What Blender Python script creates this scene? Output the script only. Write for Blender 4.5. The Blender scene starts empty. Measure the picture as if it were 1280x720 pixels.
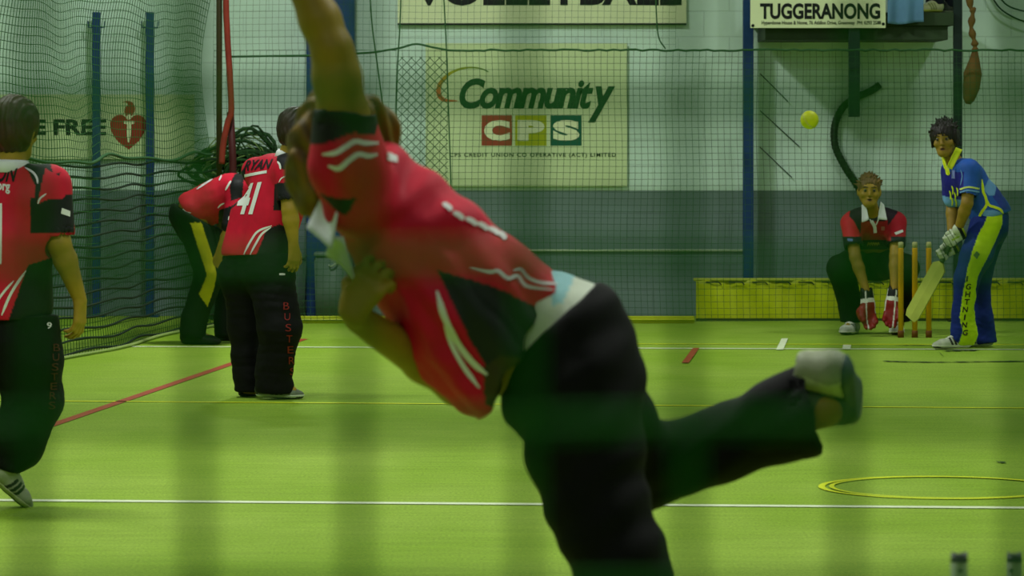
import bpy, bmesh, math, random
import numpy as np
from mathutils import Vector, Matrix
from mathutils.bvhtree import BVHTree

random.seed(7)
SC = bpy.context.scene
COL = SC.collection

# ------------------------------------------------------------ camera, world, lights, exposure
F = 4800.0          # focal length in pixels of the 1280 wide frame (135 mm on a 36 mm sensor)
CAM_Z = 1.5         # camera height above the court
HOR = 155.0         # image row of the horizon
cd = bpy.data.cameras.new('camera')
cam = bpy.data.objects.new('camera', cd)
COL.objects.link(cam)
cam.location = (0, 0, CAM_Z)
cam.rotation_euler = (math.pi/2, 0, 0)
cd.sensor_width = 36.0
cd.lens = 36.0*F/1280.0
cd.shift_x = 0.0
cd.shift_y = -(360.0-HOR)/1280.0
cd.clip_start = 0.05
cd.clip_end = 200
cd.dof.use_dof = True
cd.dof.focus_distance = 20.0
cd.dof.aperture_fstop = 8.8
cd.dof.aperture_blades = 0
SC.camera = cam

wd = bpy.data.worlds.new('world')
SC.world = wd
wd.use_nodes = True
wd.node_tree.nodes['Background'].inputs[0].default_value = (0.5, 0.6, 0.5, 1)
wd.node_tree.nodes['Background'].inputs[1].default_value = 0.05

def area_light(name, loc, size, power, col, rot=(0, 0, 0), size_y=None):
    l = bpy.data.lights.new(name, 'AREA')
    l.energy = power
    l.color = col
    l.shape = 'RECTANGLE'
    l.size = size
    l.size_y = size_y or size
    o = bpy.data.objects.new(name, l)
    o.location = loc
    o.rotation_euler = rot
    COL.objects.link(o)
    return o

LCOL = (0.94, 1.0, 0.91)
LIGHTS = [
    # x, y, z, power, size
    (-1.8, 3.0, 5.2, 110, 1.6), (2.2, 3.0, 5.2, 90, 1.6),
    (-2.0, 9.5, 5.2, 330, 1.6), (2.6, 9.5, 5.2, 270, 1.6),
    (-2.4, 16.0, 5.2, 280, 1.6), (2.6, 16.0, 5.2, 180, 1.6),
    (-2.4, 20.5, 5.2, 150, 1.2), (2.6, 20.5, 5.2, 60, 1.2),
    (-1.3, 25.6, 5.3, 400, 0.5), (4.9, 25.6, 5.3, 130, 0.5),
    (-6.0, 20.0, 5.2, 60, 1.2), (-6.0, 27.0, 5.2, 35, 1.2),
]
for i, (lx, ly, lz, lp, ls) in enumerate(LIGHTS):
    area_light('ceiling_lamp', (lx, ly, lz), ls, lp, LCOL, size_y=min(ls, 0.5))

SC.view_settings.view_transform = 'Standard'
SC.view_settings.look = 'None'
SC.view_settings.gamma = 1.0
SC.view_settings.use_curve_mapping = False
SC.view_settings.exposure = -1.0
SC.cycles.use_denoising = True
SC.cycles.max_bounces = 5
SC.cycles.diffuse_bounces = 3
SC.cycles.glossy_bounces = 2
SC.cycles.use_adaptive_sampling = False
SC.cycles.sample_clamp_indirect = 4.0

# ------------------------------------------------------------ helpers
def s2l(c):
    return tuple(((v/12.92) if v <= 0.04045 else ((v+0.055)/1.055)**2.4) for v in c)

def rgb(r, g, b):
    return s2l((r/255.0, g/255.0, b/255.0))

def W(px, py, d):
    """the point seen at pixel (px, py) at depth d"""
    return Vector(((px-640.0)/F*d, d, CAM_Z-(py-HOR)/F*d))

def G(px, py):
    """the point of the court floor seen at pixel (px, py)"""
    d = F*CAM_Z/(py-HOR)
    return Vector(((px-640.0)/F*d, d, 0.0))

MATS = {}
def mat(name, col=None, rough=0.7, attr=False, noise=0.0, nscale=20.0, bump=0.0, bscale=60.0, metal=0.0, spec=0.3, sheen=0.0):
    if name in MATS:
        return MATS[name]
    m = bpy.data.materials.new(name)
    m.use_nodes = True
    nt = m.node_tree
    b = nt.nodes['Principled BSDF']
    b.inputs['Roughness'].default_value = rough
    b.inputs['Metallic'].default_value = metal
    b.inputs['Specular IOR Level'].default_value = spec
    src = None
    if attr:
        a = nt.nodes.new('ShaderNodeAttribute')
        a.attribute_name = 'Col'
        src = a.outputs['Color']
    else:
        r = nt.nodes.new('ShaderNodeRGB')
        r.outputs[0].default_value = (*col, 1)
        src = r.outputs[0]
    tc = nt.nodes.new('ShaderNodeTexCoord')
    if noise > 0:
        n = nt.nodes.new('ShaderNodeTexNoise')
        n.inputs['Scale'].default_value = nscale
        n.inputs['Detail'].default_value = 4
        nt.links.new(tc.outputs['Object'], n.inputs['Vector'])
        mr = nt.nodes.new('ShaderNodeMapRange')
        mr.inputs['To Min'].default_value = 1-noise
        mr.inputs['To Max'].default_value = 1+noise
        mr.inputs['From Min'].default_value = 0.3
        mr.inputs['From Max'].default_value = 0.7
        nt.links.new(n.outputs['Fac'], mr.inputs['Value'])
        mx = nt.nodes.new('ShaderNodeVectorMath')
        mx.operation = 'SCALE'
        nt.links.new(src, mx.inputs[0])
        nt.links.new(mr.outputs[0], mx.inputs['Scale'])
        src = mx.outputs[0]
    nt.links.new(src, b.inputs['Base Color'])
    if bump > 0:
        n2 = nt.nodes.new('ShaderNodeTexNoise')
        n2.inputs['Scale'].default_value = bscale
        n2.inputs['Detail'].default_value = 3
        nt.links.new(tc.outputs['Object'], n2.inputs['Vector'])
        bp = nt.nodes.new('ShaderNodeBump')
        bp.inputs['Strength'].default_value = bump
        bp.inputs['Distance'].default_value = 0.01
        nt.links.new(n2.outputs['Fac'], bp.inputs['Height'])
        nt.links.new(bp.outputs['Normal'], b.inputs['Normal'])
    MATS[name] = m
    return m

def tag(o, label=None, cat=None, group=None, kind=None):
    if label: o['label'] = label
    if cat: o['category'] = cat
    if group: o['group'] = group
    if kind: o['kind'] = kind
    return o

def thing(name, loc, label, cat, group=None):
    o = bpy.data.objects.new(name, None)
    o.empty_display_size = 0.1
    o.location = loc
    COL.objects.link(o)
    return tag(o, label, cat, group)

def link_mesh(name, me, m, parent=None):
    o = bpy.data.objects.new(name, me)
    if m is not None:
        me.materials.append(m)
    COL.objects.link(o)
    if parent is not None:
        o.parent = parent
        # vertices are authored in world space: undo the parents' offsets
        off = Vector((0, 0, 0))
        p = parent
        while p is not None:
            off += p.location
            p = p.parent
        o.location = -off
    return o

def recentre(o):
    """move a top-level mesh's origin to the middle of its base"""
    me = o.data
    n = len(me.vertices)
    co = np.empty(n*3, dtype=np.float32)
    me.vertices.foreach_get('co', co)
    co = co.reshape(-1, 3)
    c = (co.min(0)+co.max(0))/2
    c[2] = co[:, 2].min()
    me.vertices.foreach_set('co', (co-c).ravel())
    o.location = Vector([float(v) for v in c])
    me.update()
    return o

def obj(name, bm, m, parent=None, smooth=False):
    me = bpy.data.meshes.new(name)
    bm.normal_update()
    bm.to_mesh(me)
    bm.free()
    if smooth:
        me.polygons.foreach_set('use_smooth', [True]*len(me.polygons))
    o = link_mesh(name, me, m, parent)
    if parent is None:
        recentre(o)
    return o

def BM():
    return bmesh.new()

def box(bm, lo, hi, bevel=0.0):
    vs = [bm.verts.new((x, y, z)) for z in (lo[2], hi[2]) for y in (lo[1], hi[1]) for x in (lo[0], hi[0])]
    fs = [(0, 2, 3, 1), (4, 5, 7, 6), (0, 1, 5, 4), (2, 6, 7, 3), (0, 4, 6, 2), (1, 3, 7, 5)]
    faces = [bm.faces.new([vs[i] for i in f]) for f in fs]
    if bevel > 0:
        es = list({e for f in faces for e in f.edges})
        bmesh.ops.bevel(bm, geom=es, offset=bevel, segments=2, affect='EDGES', profile=0.5)
    return bm

def tube(bm, pts, r, n=8, caps=True, radii=None):
    pts = [Vector(p) for p in pts]
    rings = []
    prev = None
    for i, p in enumerate(pts):
        if i == 0: t = pts[1]-pts[0]
        elif i == len(pts)-1: t = pts[-1]-pts[-2]
        else: t = pts[i+1]-pts[i-1]
        t.normalize()
        if prev is None:
            a = Vector((0, 0, 1)) if abs(t.z) < 0.9 else Vector((1, 0, 0))
            u = t.cross(a).normalized()
        else:
            u = (prev - t*prev.dot(t)).normalized()
        prev = u
        v = t.cross(u)
        rr = radii[i] if radii else r
        rings.append([bm.verts.new(p+(u*math.cos(2*math.pi*k/n)+v*math.sin(2*math.pi*k/n))*rr) for k in range(n)])
    for a, b in zip(rings[:-1], rings[1:]):
        for k in range(n):
            bm.faces.new((a[k], a[(k+1) % n], b[(k+1) % n], b[k]))
    if caps:
        bm.faces.new(list(reversed(rings[0])))
        bm.faces.new(rings[-1])
    return bm

def spline(pts, n=8):
    """catmull rom through pts"""
    pts = [Vector(p) for p in pts]
    P = [pts[0]*2-pts[1]]+pts+[pts[-1]*2-pts[-2]]
    out = []
    for i in range(1, len(P)-2):
        for k in range(n):
            t = k/n
            out.append(0.5*((2*P[i])+(P[i+1]-P[i-1])*t+(2*P[i-1]-5*P[i]+4*P[i+1]-P[i+2])*t*t+(-P[i-1]+3*P[i]-3*P[i+1]+P[i+2])*t**3))
    out.append(pts[-1])
    return out

def prism(bm, poly, y0, y1):
    """poly of (x, z), extruded from y0 to y1"""
    a = [bm.verts.new((x, y0, z)) for x, z in poly]
    b = [bm.verts.new((x, y1, z)) for x, z in poly]
    n = len(poly)
    bm.faces.new(a)
    bm.faces.new(list(reversed(b)))
    for k in range(n):
        bm.faces.new((a[k], b[k], b[(k+1) % n], a[(k+1) % n]))
    bmesh.ops.recalc_face_normals(bm, faces=bm.faces)
    return bm

def text_data(body, bold=0.0, shear=0.0, extrude=0.0, spacing=1.0):
    cu = bpy.data.curves.new('t', 'FONT')
    cu.body = body
    cu.size = 1.0
    cu.offset = bold
    cu.shear = shear
    cu.extrude = extrude
    cu.space_character = spacing
    cu.resolution_u = 4
    to = bpy.data.objects.new('t', cu)
    COL.objects.link(to)
    dg = bpy.context.evaluated_depsgraph_get()
    dg.update()
    me = bpy.data.meshes.new_from_object(to.evaluated_get(dg))
    bpy.data.objects.remove(to)
    bpy.data.curves.remove(cu)
    return me

def fit_text(body, lo, hi, y, name, m, parent, bold=0.02, shear=0.0, thick=0.002, spacing=1.0):
    """letters standing in the xz plane at depth y, filling the box lo..hi (x, z)"""
    me = text_data(body, bold, shear, 0.01, spacing)
    co = np.empty(len(me.vertices)*3, dtype=np.float32)
    me.vertices.foreach_get('co', co)
    co = co.reshape(-1, 3)
    mn, mx = co.min(0), co.max(0)
    u = (co[:, 0]-mn[0])/(mx[0]-mn[0])
    v = (co[:, 1]-mn[1])/(mx[1]-mn[1])
    w = (co[:, 2]-mn[2])/(mx[2]-mn[2])
    out = np.stack([lo[0]+u*(hi[0]-lo[0]), y-w*thick, lo[1]+v*(hi[1]-lo[1])], 1)
    me.vertices.foreach_set('co', out.astype(np.float32).ravel())
    me.update()
    me.name = name
    return link_mesh(name, me, m, parent)

# ------------------------------------------------------------ the hall
BACK = 30.0
def structure(name, bm, m):
    o = obj(name, bm, m)
    o['kind'] = 'structure'
    return o

def floor_mat():
    m = bpy.data.materials.new('green_court_carpet')
    m.use_nodes = True
    nt = m.node_tree
    b = nt.nodes['Principled BSDF']
    b.inputs['Roughness'].default_value = 0.85
    b.inputs['Specular IOR Level'].default_value = 0.15
    tc = nt.nodes.new('ShaderNodeTexCoord')
    def noise(scale, vec_scale=(1, 1, 1), detail=5):
        mp = nt.nodes.new('ShaderNodeMapping')
        mp.inputs['Scale'].default_value = vec_scale
        nt.links.new(tc.outputs['Object'], mp.inputs['Vector'])
        n = nt.nodes.new('ShaderNodeTexNoise')
        n.inputs['Scale'].default_value = scale
        n.inputs['Detail'].default_value = detail
        nt.links.new(mp.outputs[0], n.inputs['Vector'])
        return n.outputs['Fac']
    n1 = noise(1.4, (1, 0.5, 1))
    n2 = noise(90.0, (1, 0.6, 1), 2)
    n3 = noise(3.0, (1.0, 7.0, 1))
    cr = nt.nodes.new('ShaderNodeValToRGB')
    cr.color_ramp.elements[0].position = 0.3
    cr.color_ramp.elements[0].color = (*rgb(130, 164, 40), 1)
    cr.color_ramp.elements[1].position = 0.7
    cr.color_ramp.elements[1].color = (*rgb(152, 180, 68), 1)
    nt.links.new(n1, cr.inputs[0])
    def mul(src, fac, lo, hi, a=0.3, c=0.7):
        mr = nt.nodes.new('ShaderNodeMapRange')
        mr.inputs['From Min'].default_value = a
        mr.inputs['From Max'].default_value = c
        mr.inputs['To Min'].default_value = lo
        mr.inputs['To Max'].default_value = hi
        nt.links.new(fac, mr.inputs['Value'])
        v = nt.nodes.new('ShaderNodeVectorMath')
        v.operation = 'SCALE'
        nt.links.new(src, v.inputs[0])
        nt.links.new(mr.outputs[0], v.inputs['Scale'])
        return v.outputs[0]
    c = mul(cr.outputs[0], n2, 0.80, 1.20)
    c = mul(c, n3, 0.90, 1.08)
    nt.links.new(c, b.inputs['Base Color'])
    bp = nt.nodes.new('ShaderNodeBump')
    bp.inputs['Strength'].default_value = 0.4
    bp.inputs['Distance'].default_value = 0.004
    nt.links.new(n2, bp.inputs['Height'])
    nt.links.new(bp.outputs['Normal'], b.inputs['Normal'])
    return m

def block_mat(name, col, mortar_dark=0.86):
    m = bpy.data.materials.new(name)
    m.use_nodes = True
    nt = m.node_tree
    b = nt.nodes['Principled BSDF']
    b.inputs['Roughness'].default_value = 0.55
    b.inputs['Specular IOR Level'].default_value = 0.25
    tc = nt.nodes.new('ShaderNodeTexCoord')
    sx = nt.nodes.new('ShaderNodeSeparateXYZ')
    nt.links.new(tc.outputs['Object'], sx.inputs[0])
    cx = nt.nodes.new('ShaderNodeCombineXYZ')
    ad = nt.nodes.new('ShaderNodeMath')
    ad.operation = 'ADD'
    nt.links.new(sx.outputs[0], ad.inputs[0])
    nt.links.new(sx.outputs[1], ad.inputs[1])
    nt.links.new(ad.outputs[0], cx.inputs[0])
    nt.links.new(sx.outputs[2], cx.inputs[1])
    br = nt.nodes.new('ShaderNodeTexBrick')
    br.inputs['Scale'].default_value = 1.0
    br.inputs['Brick Width'].default_value = 0.40
    br.inputs['Row Height'].default_value = 0.20
    br.inputs['Mortar Size'].default_value = 0.006
    br.inputs['Mortar Smooth'].default_value = 0.4
    br.inputs['Color1'].default_value = (*col, 1)
    br.inputs['Color2'].default_value = (*[v*0.96 for v in col], 1)
    br.inputs['Mortar'].default_value = (*[v*mortar_dark for v in col], 1)
    nt.links.new(cx.outputs[0], br.inputs['Vector'])
    n = nt.nodes.new('ShaderNodeTexNoise')
    n.inputs['Scale'].default_value = 2.5
    n.inputs['Detail'].default_value = 6
    nt.links.new(tc.outputs['Object'], n.inputs['Vector'])
    mr = nt.nodes.new('ShaderNodeMapRange')
    mr.inputs['From Min'].default_value = 0.3
    mr.inputs['From Max'].default_value = 0.7
    mr.inputs['To Min'].default_value = 0.92
    mr.inputs['To Max'].default_value = 1.06
    nt.links.new(n.outputs['Fac'], mr.inputs['Value'])
    v = nt.nodes.new('ShaderNodeVectorMath')
    v.operation = 'SCALE'
    nt.links.new(br.outputs['Color'], v.inputs[0])
    nt.links.new(mr.outputs[0], v.inputs['Scale'])
    nt.links.new(v.outputs[0], b.inputs['Base Color'])
    bp = nt.nodes.new('ShaderNodeBump')
    bp.inputs['Strength'].default_value = 0.5
    bp.inputs['Distance'].default_value = 0.004
    bp.invert = True
    nt.links.new(br.outputs['Fac'], bp.inputs['Height'])
    nt.links.new(bp.outputs['Normal'], b.inputs['Normal'])
    return m

XL, XR, YN, ZC = -8.0, 8.0, -3.0, 6.0
ZB = 0.98                                   # where the grey dado ends
M_MINT = block_mat('mint_painted_blocks', rgb(208, 232, 220))
M_GREY = block_mat('grey_painted_blocks', rgb(112, 132, 130))
structure('floor', box(BM(), (XL-0.2, YN-0.2, -0.2), (XR+0.2, BACK+0.2, 0.0)), floor_mat())
structure('ceiling', box(BM(), (XL-0.2, YN-0.2, ZC), (XR+0.2, BACK+0.2, ZC+0.2)), mat('ceiling_paint', rgb(120, 128, 118), 0.9))
structure('wall_back', box(BM(), (XL-0.2, BACK, ZB), (XR+0.2, BACK+0.2, ZC)), M_MINT)
structure('wall_back_lower', box(BM(), (XL-0.2, BACK, 0.0), (XR+0.2, BACK+0.2, ZB)), M_GREY)
structure('wall_left', box(BM(), (XL-0.2, YN-0.2, 0.0), (XL, BACK, ZC)), M_MINT)
structure('wall_right', box(BM(), (XR, YN-0.2, 0.0), (XR+0.2, BACK, ZC)), M_MINT)
structure('wall_near', box(BM(), (XL, YN-0.2, 0.0), (XR, YN, ZC)), M_GREY)
bm = BM()
tube(bm, [W(600, 313, 29.98), W(935, 313, 29.98)], 0.009, 6)
structure('trim_16', bm, mat('pale_conduit', rgb(205, 220, 190), 0.5))

# court markings, laid on the carpet
M_WHITE_LINE = mat('white_line_tape', rgb(226, 236, 200), 0.7, noise=0.10, nscale=15)
M_YEL_LINE = mat('yellow_line_tape', rgb(222, 232, 20), 0.7, noise=0.12, nscale=15)
M_RED_LINE = mat('red_line_tape', rgb(168, 70, 40), 0.7, noise=0.12, nscale=15)
def ground_strip(name, a, b, w, m, z=0.003):
    a, b = Vector(a), Vector(b)
    t = (b-a).normalized()
    n = Vector((-t.y, t.x, 0))*w/2
    bm = BM()
    K = 24
    L, R = [], []
    for i in range(K+1):
        p = a.lerp(b, i/K)
        L.append(bm.verts.new((p.x+n.x, p.y+n.y, z)))
        R.append(bm.verts.new((p.x-n.x, p.y-n.y, z)))
    for i in range(K):
        bm.faces.new((L[i], R[i], R[i+1], L[i+1]))
    return structure(name, bm, m)
def ground_poly(name, pix, m, z=0.003):
    bm = BM()
    bm.faces.new([bm.verts.new((*G(*p).xy, z)) for p in pix])
    return structure(name, bm, m)
ground_strip('trim_1', G(-250, 624), G(1500, 637), 0.075, M_WHITE_LINE)
ground_strip('trim_2', G(-100, 500.5), G(1400, 511.5), 0.05, M_YEL_LINE)
ground_strip('trim_3', G(160, 433.5), G(1500, 438), 0.075, M_WHITE_LINE)
ground_strip('trim_4', G(600, 430), G(1500, 431.5), 0.05, M_YEL_LINE)
ground_strip('trim_5', G(-20, 561), G(380, 424), 0.06, M_RED_LINE)
ground_poly('trim_6', [(852, 454.5), (861, 454.5), (874, 436), (866, 436)], M_RED_LINE, 0.006)
ground_poly('trim_7', [(970, 438), (979, 438), (985, 424), (977, 424)], M_WHITE_LINE, 0.006)
ground_poly('trim_8', [(1053, 437.5), (1063, 437.5), (1064, 432), (1054, 432)], M_WHITE_LINE, 0.006)
# yellow ring: two concentric painted circles that drift apart at the left
def ring(name, c, r, w, z):
    bm = BM()
    n = 96
    A = [bm.verts.new((c[0]+math.cos(2*math.pi*k/n)*(r+w/2), c[1]+math.sin(2*math.pi*k/n)*(r+w/2), z)) for k in range(n)]
    B = [bm.verts.new((c[0]+math.cos(2*math.pi*k/n)*(r-w/2), c[1]+math.sin(2*math.pi*k/n)*(r-w/2), z)) for k in range(n)]
    for k in range(n):
        bm.faces.new((A[k], A[(k+1) % n], B[(k+1) % n], B[k]))
    return structure(name, bm, M_YEL_LINE)
ring('trim_9', (G(1176, 610).x, G(1176, 610).y), 0.49, 0.028, 0.004)
ring('trim_10', (G(1180, 610).x, G(1180, 610).y), 0.462, 0.020, 0.005)
# worn seams and scuffs in front of the batting wicket
M_SCUFF = mat('dark_worn_seam', rgb(36, 60, 24), 0.8, noise=0.3, nscale=8)
def scuff(name, pts, w):
    bm = BM()
    rnd = random.Random(len(name)*7+int(pts[0][0]))
    L, R = [], []
    P = [G(*p) for p in pts]
    Q = []
    for a, b in zip(P[:-1], P[1:]):
        for k in range(7):
            Q.append(a.lerp(b, k/7))
    Q.append(P[-1])
    for i, p in enumerate(Q):
        ww = w*(0.35+rnd.random()) * (0.2 if i in (0, len(Q)-1) else 1)
        L.append(bm.verts.new((p.x, p.y+ww, 0.0055)))
        R.append(bm.verts.new((p.x, p.y-ww, 0.0055)))
    for i in range(len(Q)-1):
        bm.faces.new((L[i], R[i], R[i+1], L[i+1]))
    return structure(name, bm, M_SCUFF)
scuff('trim_11', [(1178, 439.5), (1200, 439), (1224, 438.5)], 0.045)
scuff('trim_12', [(1103, 452), (1130, 453), (1170, 453.5), (1220, 453), (1300, 452)], 0.035)
scuff('trim_13', [(1120, 432.5), (1150, 432.5), (1176, 433)], 0.02)
scuff('trim_14', [(1174, 441), (1177, 444), (1180, 447)], 0.03)
scuff('trim_15', [(1246, 578.5), (1251, 579), (1257, 579)], 0.03)

# ------------------------------------------------------------ posts and columns at the back wall
M_BLUE = mat('blue_painted_steel', rgb(24, 60, 108), 0.45, noise=0.15, nscale=12)
M_DKGREEN = mat('dark_painted_steel', rgb(20, 40, 38), 0.5, noise=0.15, nscale=12)
def post(name, x0, x1, ytop, d, m, label, zb=0.0, depth=0.06, group=None, plate=True):
    a, b = W(x0, ytop, d), W(x1, ytop, d)
    bm = BM()
    box(bm, (a.x, d, zb), (b.x, d+depth, a.z), 0.006)
    if not plate:
        o = obj(name, bm, m)
        return tag(o, label, 'post', group)
    t = thing(name, ((a.x+b.x)/2, d+depth/2, zb), label, 'post', group)
    obj('upright', bm, m, t)
    bm = BM()
    box(bm, (a.x-0.04, d-0.04, zb), (b.x+0.04, d+depth+0.03, zb+0.012))
    obj('base_plate', bm, m, t)
    for s in (0, 1):
        bm = BM()
        x = (a.x, b.x)[s]
        sg = (-1, 1)[s]
        tube(bm, [(x, d+depth/2, a.z-0.12), (x+sg*0.03, d+depth/2, a.z-0.12), (x+sg*0.035, d+depth/2, a.z-0.07)], 0.006, 6)
        obj('hook', bm, m, t)
    return t
post('net_post', 115, 125, 15, 29.85, M_BLUE, 'slim blue post standing in front of the heart sign, left one of the pair')
post('net_post', 182, 192, 15, 29.85, M_BLUE, 'slim blue post just right of the red heart emblem')
post('wall_column', 383, 443, -300, 29.7, M_BLUE, 'wide blue steel column behind the bowler raised arm', depth=0.28, plate=False)
post('net_post', 929, 942, -300, 29.75, M_BLUE, 'tall blue post just left of the yellow barrier start', depth=0.08)
post('net_post', 1192, 1203, -300, 29.15, M_DKGREEN, 'tall dark post rising behind the batter in blue', depth=0.045)

# ------------------------------------------------------------ signs on the back wall
M_CREAM = mat('cream_banner', rgb(226, 234, 190), 0.6, noise=0.05, nscale=3)
M_CREAM2 = mat('pale_green_banner', rgb(206, 222, 172), 0.6, noise=0.05, nscale=3)
M_INK = mat('black_ink', rgb(14, 22, 20), 0.6)
M_GREENINK = mat('dark_green_ink', rgb(16, 74, 30), 0.6)
M_GREYINK = mat('grey_green_ink', rgb(60, 84, 50), 0.6)
def board(x0, y0, x1, y1, d, m, label, th=0.012, name='banner'):
    a, b = W(x0, y1, d), W(x1, y0, d)
    t = thing(name, ((a.x+b.x)/2, d, a.z), label, 'sign')
    bm = BM()
    box(bm, (a.x, d, a.z), (b.x, d+th, b.z), 0.002)
    obj('panel', bm, m, t)
    return t
def sign_text(t, body, x0, y0, x1, y1, d, m, **k):
    a, b = W(x0, y1, d), W(x1, y0, d)
    return fit_text(body, (a.x, a.z), (b.x, b.z), d-0.001, 'lettering', m, t, **k)
def eyelets(t, pts, d):
    for p in pts:
        c = W(*p, d)
        bm = BM()
        tube(bm, [(c.x, d-0.004, c.z), (c.x, d+0.002, c.z)], 0.012, 10)
        obj('eyelet', bm, M_INK, t)

DS = 29.96
t = board(497, -32, 858, 30, DS, M_CREAM, 'wide cream banner with huge black letters at the top of the wall')
sign_text(t, 'VOLLEYBALL', 516, -30, 852, 7, DS, M_INK, bold=0.03)
bm = BM(); a = W(497, 30, DS); b = W(858, 30, DS)
box(bm, (a.x, DS-0.006, a.z-0.008), (b.x, DS+0.012, a.z+0.006)); obj('hem', bm, M_INK, t)

t = board(532, 54, 784, 233, DS, M_CREAM2, 'pale sponsor sign with green italic lettering and three coloured squares')
sign_text(t, 'Communit', 574, 98, 742, 136, DS, M_GREENINK, bold=0.035, shear=0.30, spacing=0.9)
sign_text(t, 'y', 735, 108, 769, 153, DS, M_GREENINK, bold=0.035, shear=0.30)
def swoosh(t, d):
    pts = [(611, 90), (600, 85.5), (585, 84.5), (570, 88), (557, 96), (549, 108), (549, 119), (556, 125), (572, 126)]
    wd_ = [0.6, 1.0, 1.4, 1.9, 2.6, 3.4, 3.6, 2.6, 0.6]
    P = spline([(x, y, 0) for x, y in pts], 6)
    Wd = spline([(w, 0, 0) for w in wd_], 6)
    bm = BM()
    L, R = [], []
    me_cols = []
    for i, p in enumerate(P):
        t_ = (P[min(i+1, len(P)-1)]-P[max(i-1, 0)]).normalized()
        n = Vector((-t_.y, t_.x, 0))*Wd[i].x*0.8
        q, r = p+n, p-n
        L.append(bm.verts.new(W(q.x, q.y, d)))
        R.append(bm.verts.new(W(r.x, r.y, d)))
    for i in range(len(P)-1):
        bm.faces.new((L[i], R[i], R[i+1], L[i+1]))
    me = bpy.data.meshes.new('swoosh')
    bm.to_mesh(me); bm.free()
    cols = []
    n = len(P)
    for i in range(n*2):
        k = (i//2)/(n-1)
        g = rgb(60, 120, 40); y = rgb(150, 160, 30); r = rgb(186, 100, 50)
        c = [g[j]*(1-k*2.4)+y[j]*k*2.4 for j in range(3)] if k < 0.417 else [y[j]*(1-(k-.417)/.3)+r[j]*(k-.417)/.3 for j in range(3)] if k < 0.717 else r
        cols += [*c, 1]
    at = me.color_attributes.new('Col', 'FLOAT_COLOR', 'POINT')
    at.data.foreach_set('color', cols)
    link_mesh('swoosh', me, mat('printed_swoosh', attr=True, rough=0.6), t)
swoosh(t, DS-0.002)
for (x0, x1, ch, c) in ((602, 640, 'C', rgb(150, 70, 44)), (644, 683, 'P', rgb(172, 182, 20)), (688, 727, 'S', rgb(16, 92, 66))):
    a, b = W(x0, 182, DS), W(x1, 144, DS)
    bm = BM(); box(bm, (a.x, DS-0.002, a.z), (b.x, DS, b.z))
    sq = obj('coloured_square', bm, mat('square_'+ch, c, 0.6), t)
    fit_text(ch, (W(x0+3, 0, DS).x, W(0, 176, DS).z), (W(x1-2.5, 0, DS).x, W(0, 150, DS).z), DS-0.003, 'letter', M_CREAM, sq, bold=0.065, thick=0.002)
sign_text(t, 'CPS CREDIT UNION CO OPERATIVE (ACT) LIMITED', 562, 191, 770, 197.5, DS, M_GREYINK, bold=0.02, spacing=1.2)

t = board(938, -26, 1107, 35, 29.0, M_CREAM, 'cream sign reading a place name, hung on the platform front', name='sign_board')
sign_text(t, 'TUGGERANONG', 950, 4, 1100, 24, 29.0, M_INK, bold=0.035)
sign_text(t, 'Hyperdome House & Home, 76 Athllon Drive, Greenway  PH: 6293 2588', 952, 26, 1101, 32, 29.0, M_INK, bold=0.01)
eyelets(t, [(941, 32), (1104, 30)], 29.0)

t = board(-30, 118, 243, 199, DS, M_CREAM2, 'pale banner with a red heart emblem behind the left net')
sign_text(t, 'SMOKE', -28, 149, 57.5, 169, DS, M_INK, bold=0.035)
sign_text(t, 'FREE', 67, 149, 133, 169, DS, M_INK, bold=0.035)
M_HEART = mat('heart_red', rgb(150, 44, 30), 0.6)
def poly_part(name, pix, d, m, parent, th=0.003):
    pts = [(W(x, y, d).x, W(x, y, d).z) for x, y in pix]
    bm = BM()
    prism(bm, pts, d-th, d)
    return obj(name, bm, m, parent)
heart = [(161, 187)]
for p in spline([(161, 187, 0), (147, 176, 0), (139, 163, 0), (138.5, 152, 0), (144, 145, 0), (153, 143.5, 0), (160, 150, 0)], 5)[1:]:
    heart.append((p.x, p.y))
for p in spline([(161, 150, 0), (169, 144, 0), (177, 145, 0), (182.5, 152, 0), (181.5, 163, 0), (174, 176, 0)], 5):
    heart.append((p.x, p.y))
hp = poly_part('heart_emblem', heart, DS, M_HEART, t)
flame = [(p.x, p.y) for p in spline([(161, 149, 0), (156, 142, 0), (156, 135, 0), (160, 131, 0), (157, 128, 0), (152.5, 128.5, 0), (158, 126, 0), (165, 127.5, 0), (168.5, 133, 0), (168, 140, 0), (161, 149, 0)], 4)[:-1]]
poly_part('flame', flame, DS, M_HEART, hp)
poly_part('white_figure', [(155, 151), (168, 151), (168, 154.5), (164, 155.5), (163.5, 168), (162, 178), (160, 178), (158.5, 168), (159, 155.5), (155, 154.5)], DS-0.003, M_CREAM, hp, 0.001)
bm = BM(); c = W(161.5, 146, DS-0.003)
tube(bm, [(c.x, DS-0.005, c.z), (c.x, DS-0.002, c.z)], 0.02, 12)
obj('white_head', bm, M_CREAM, hp)

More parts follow.
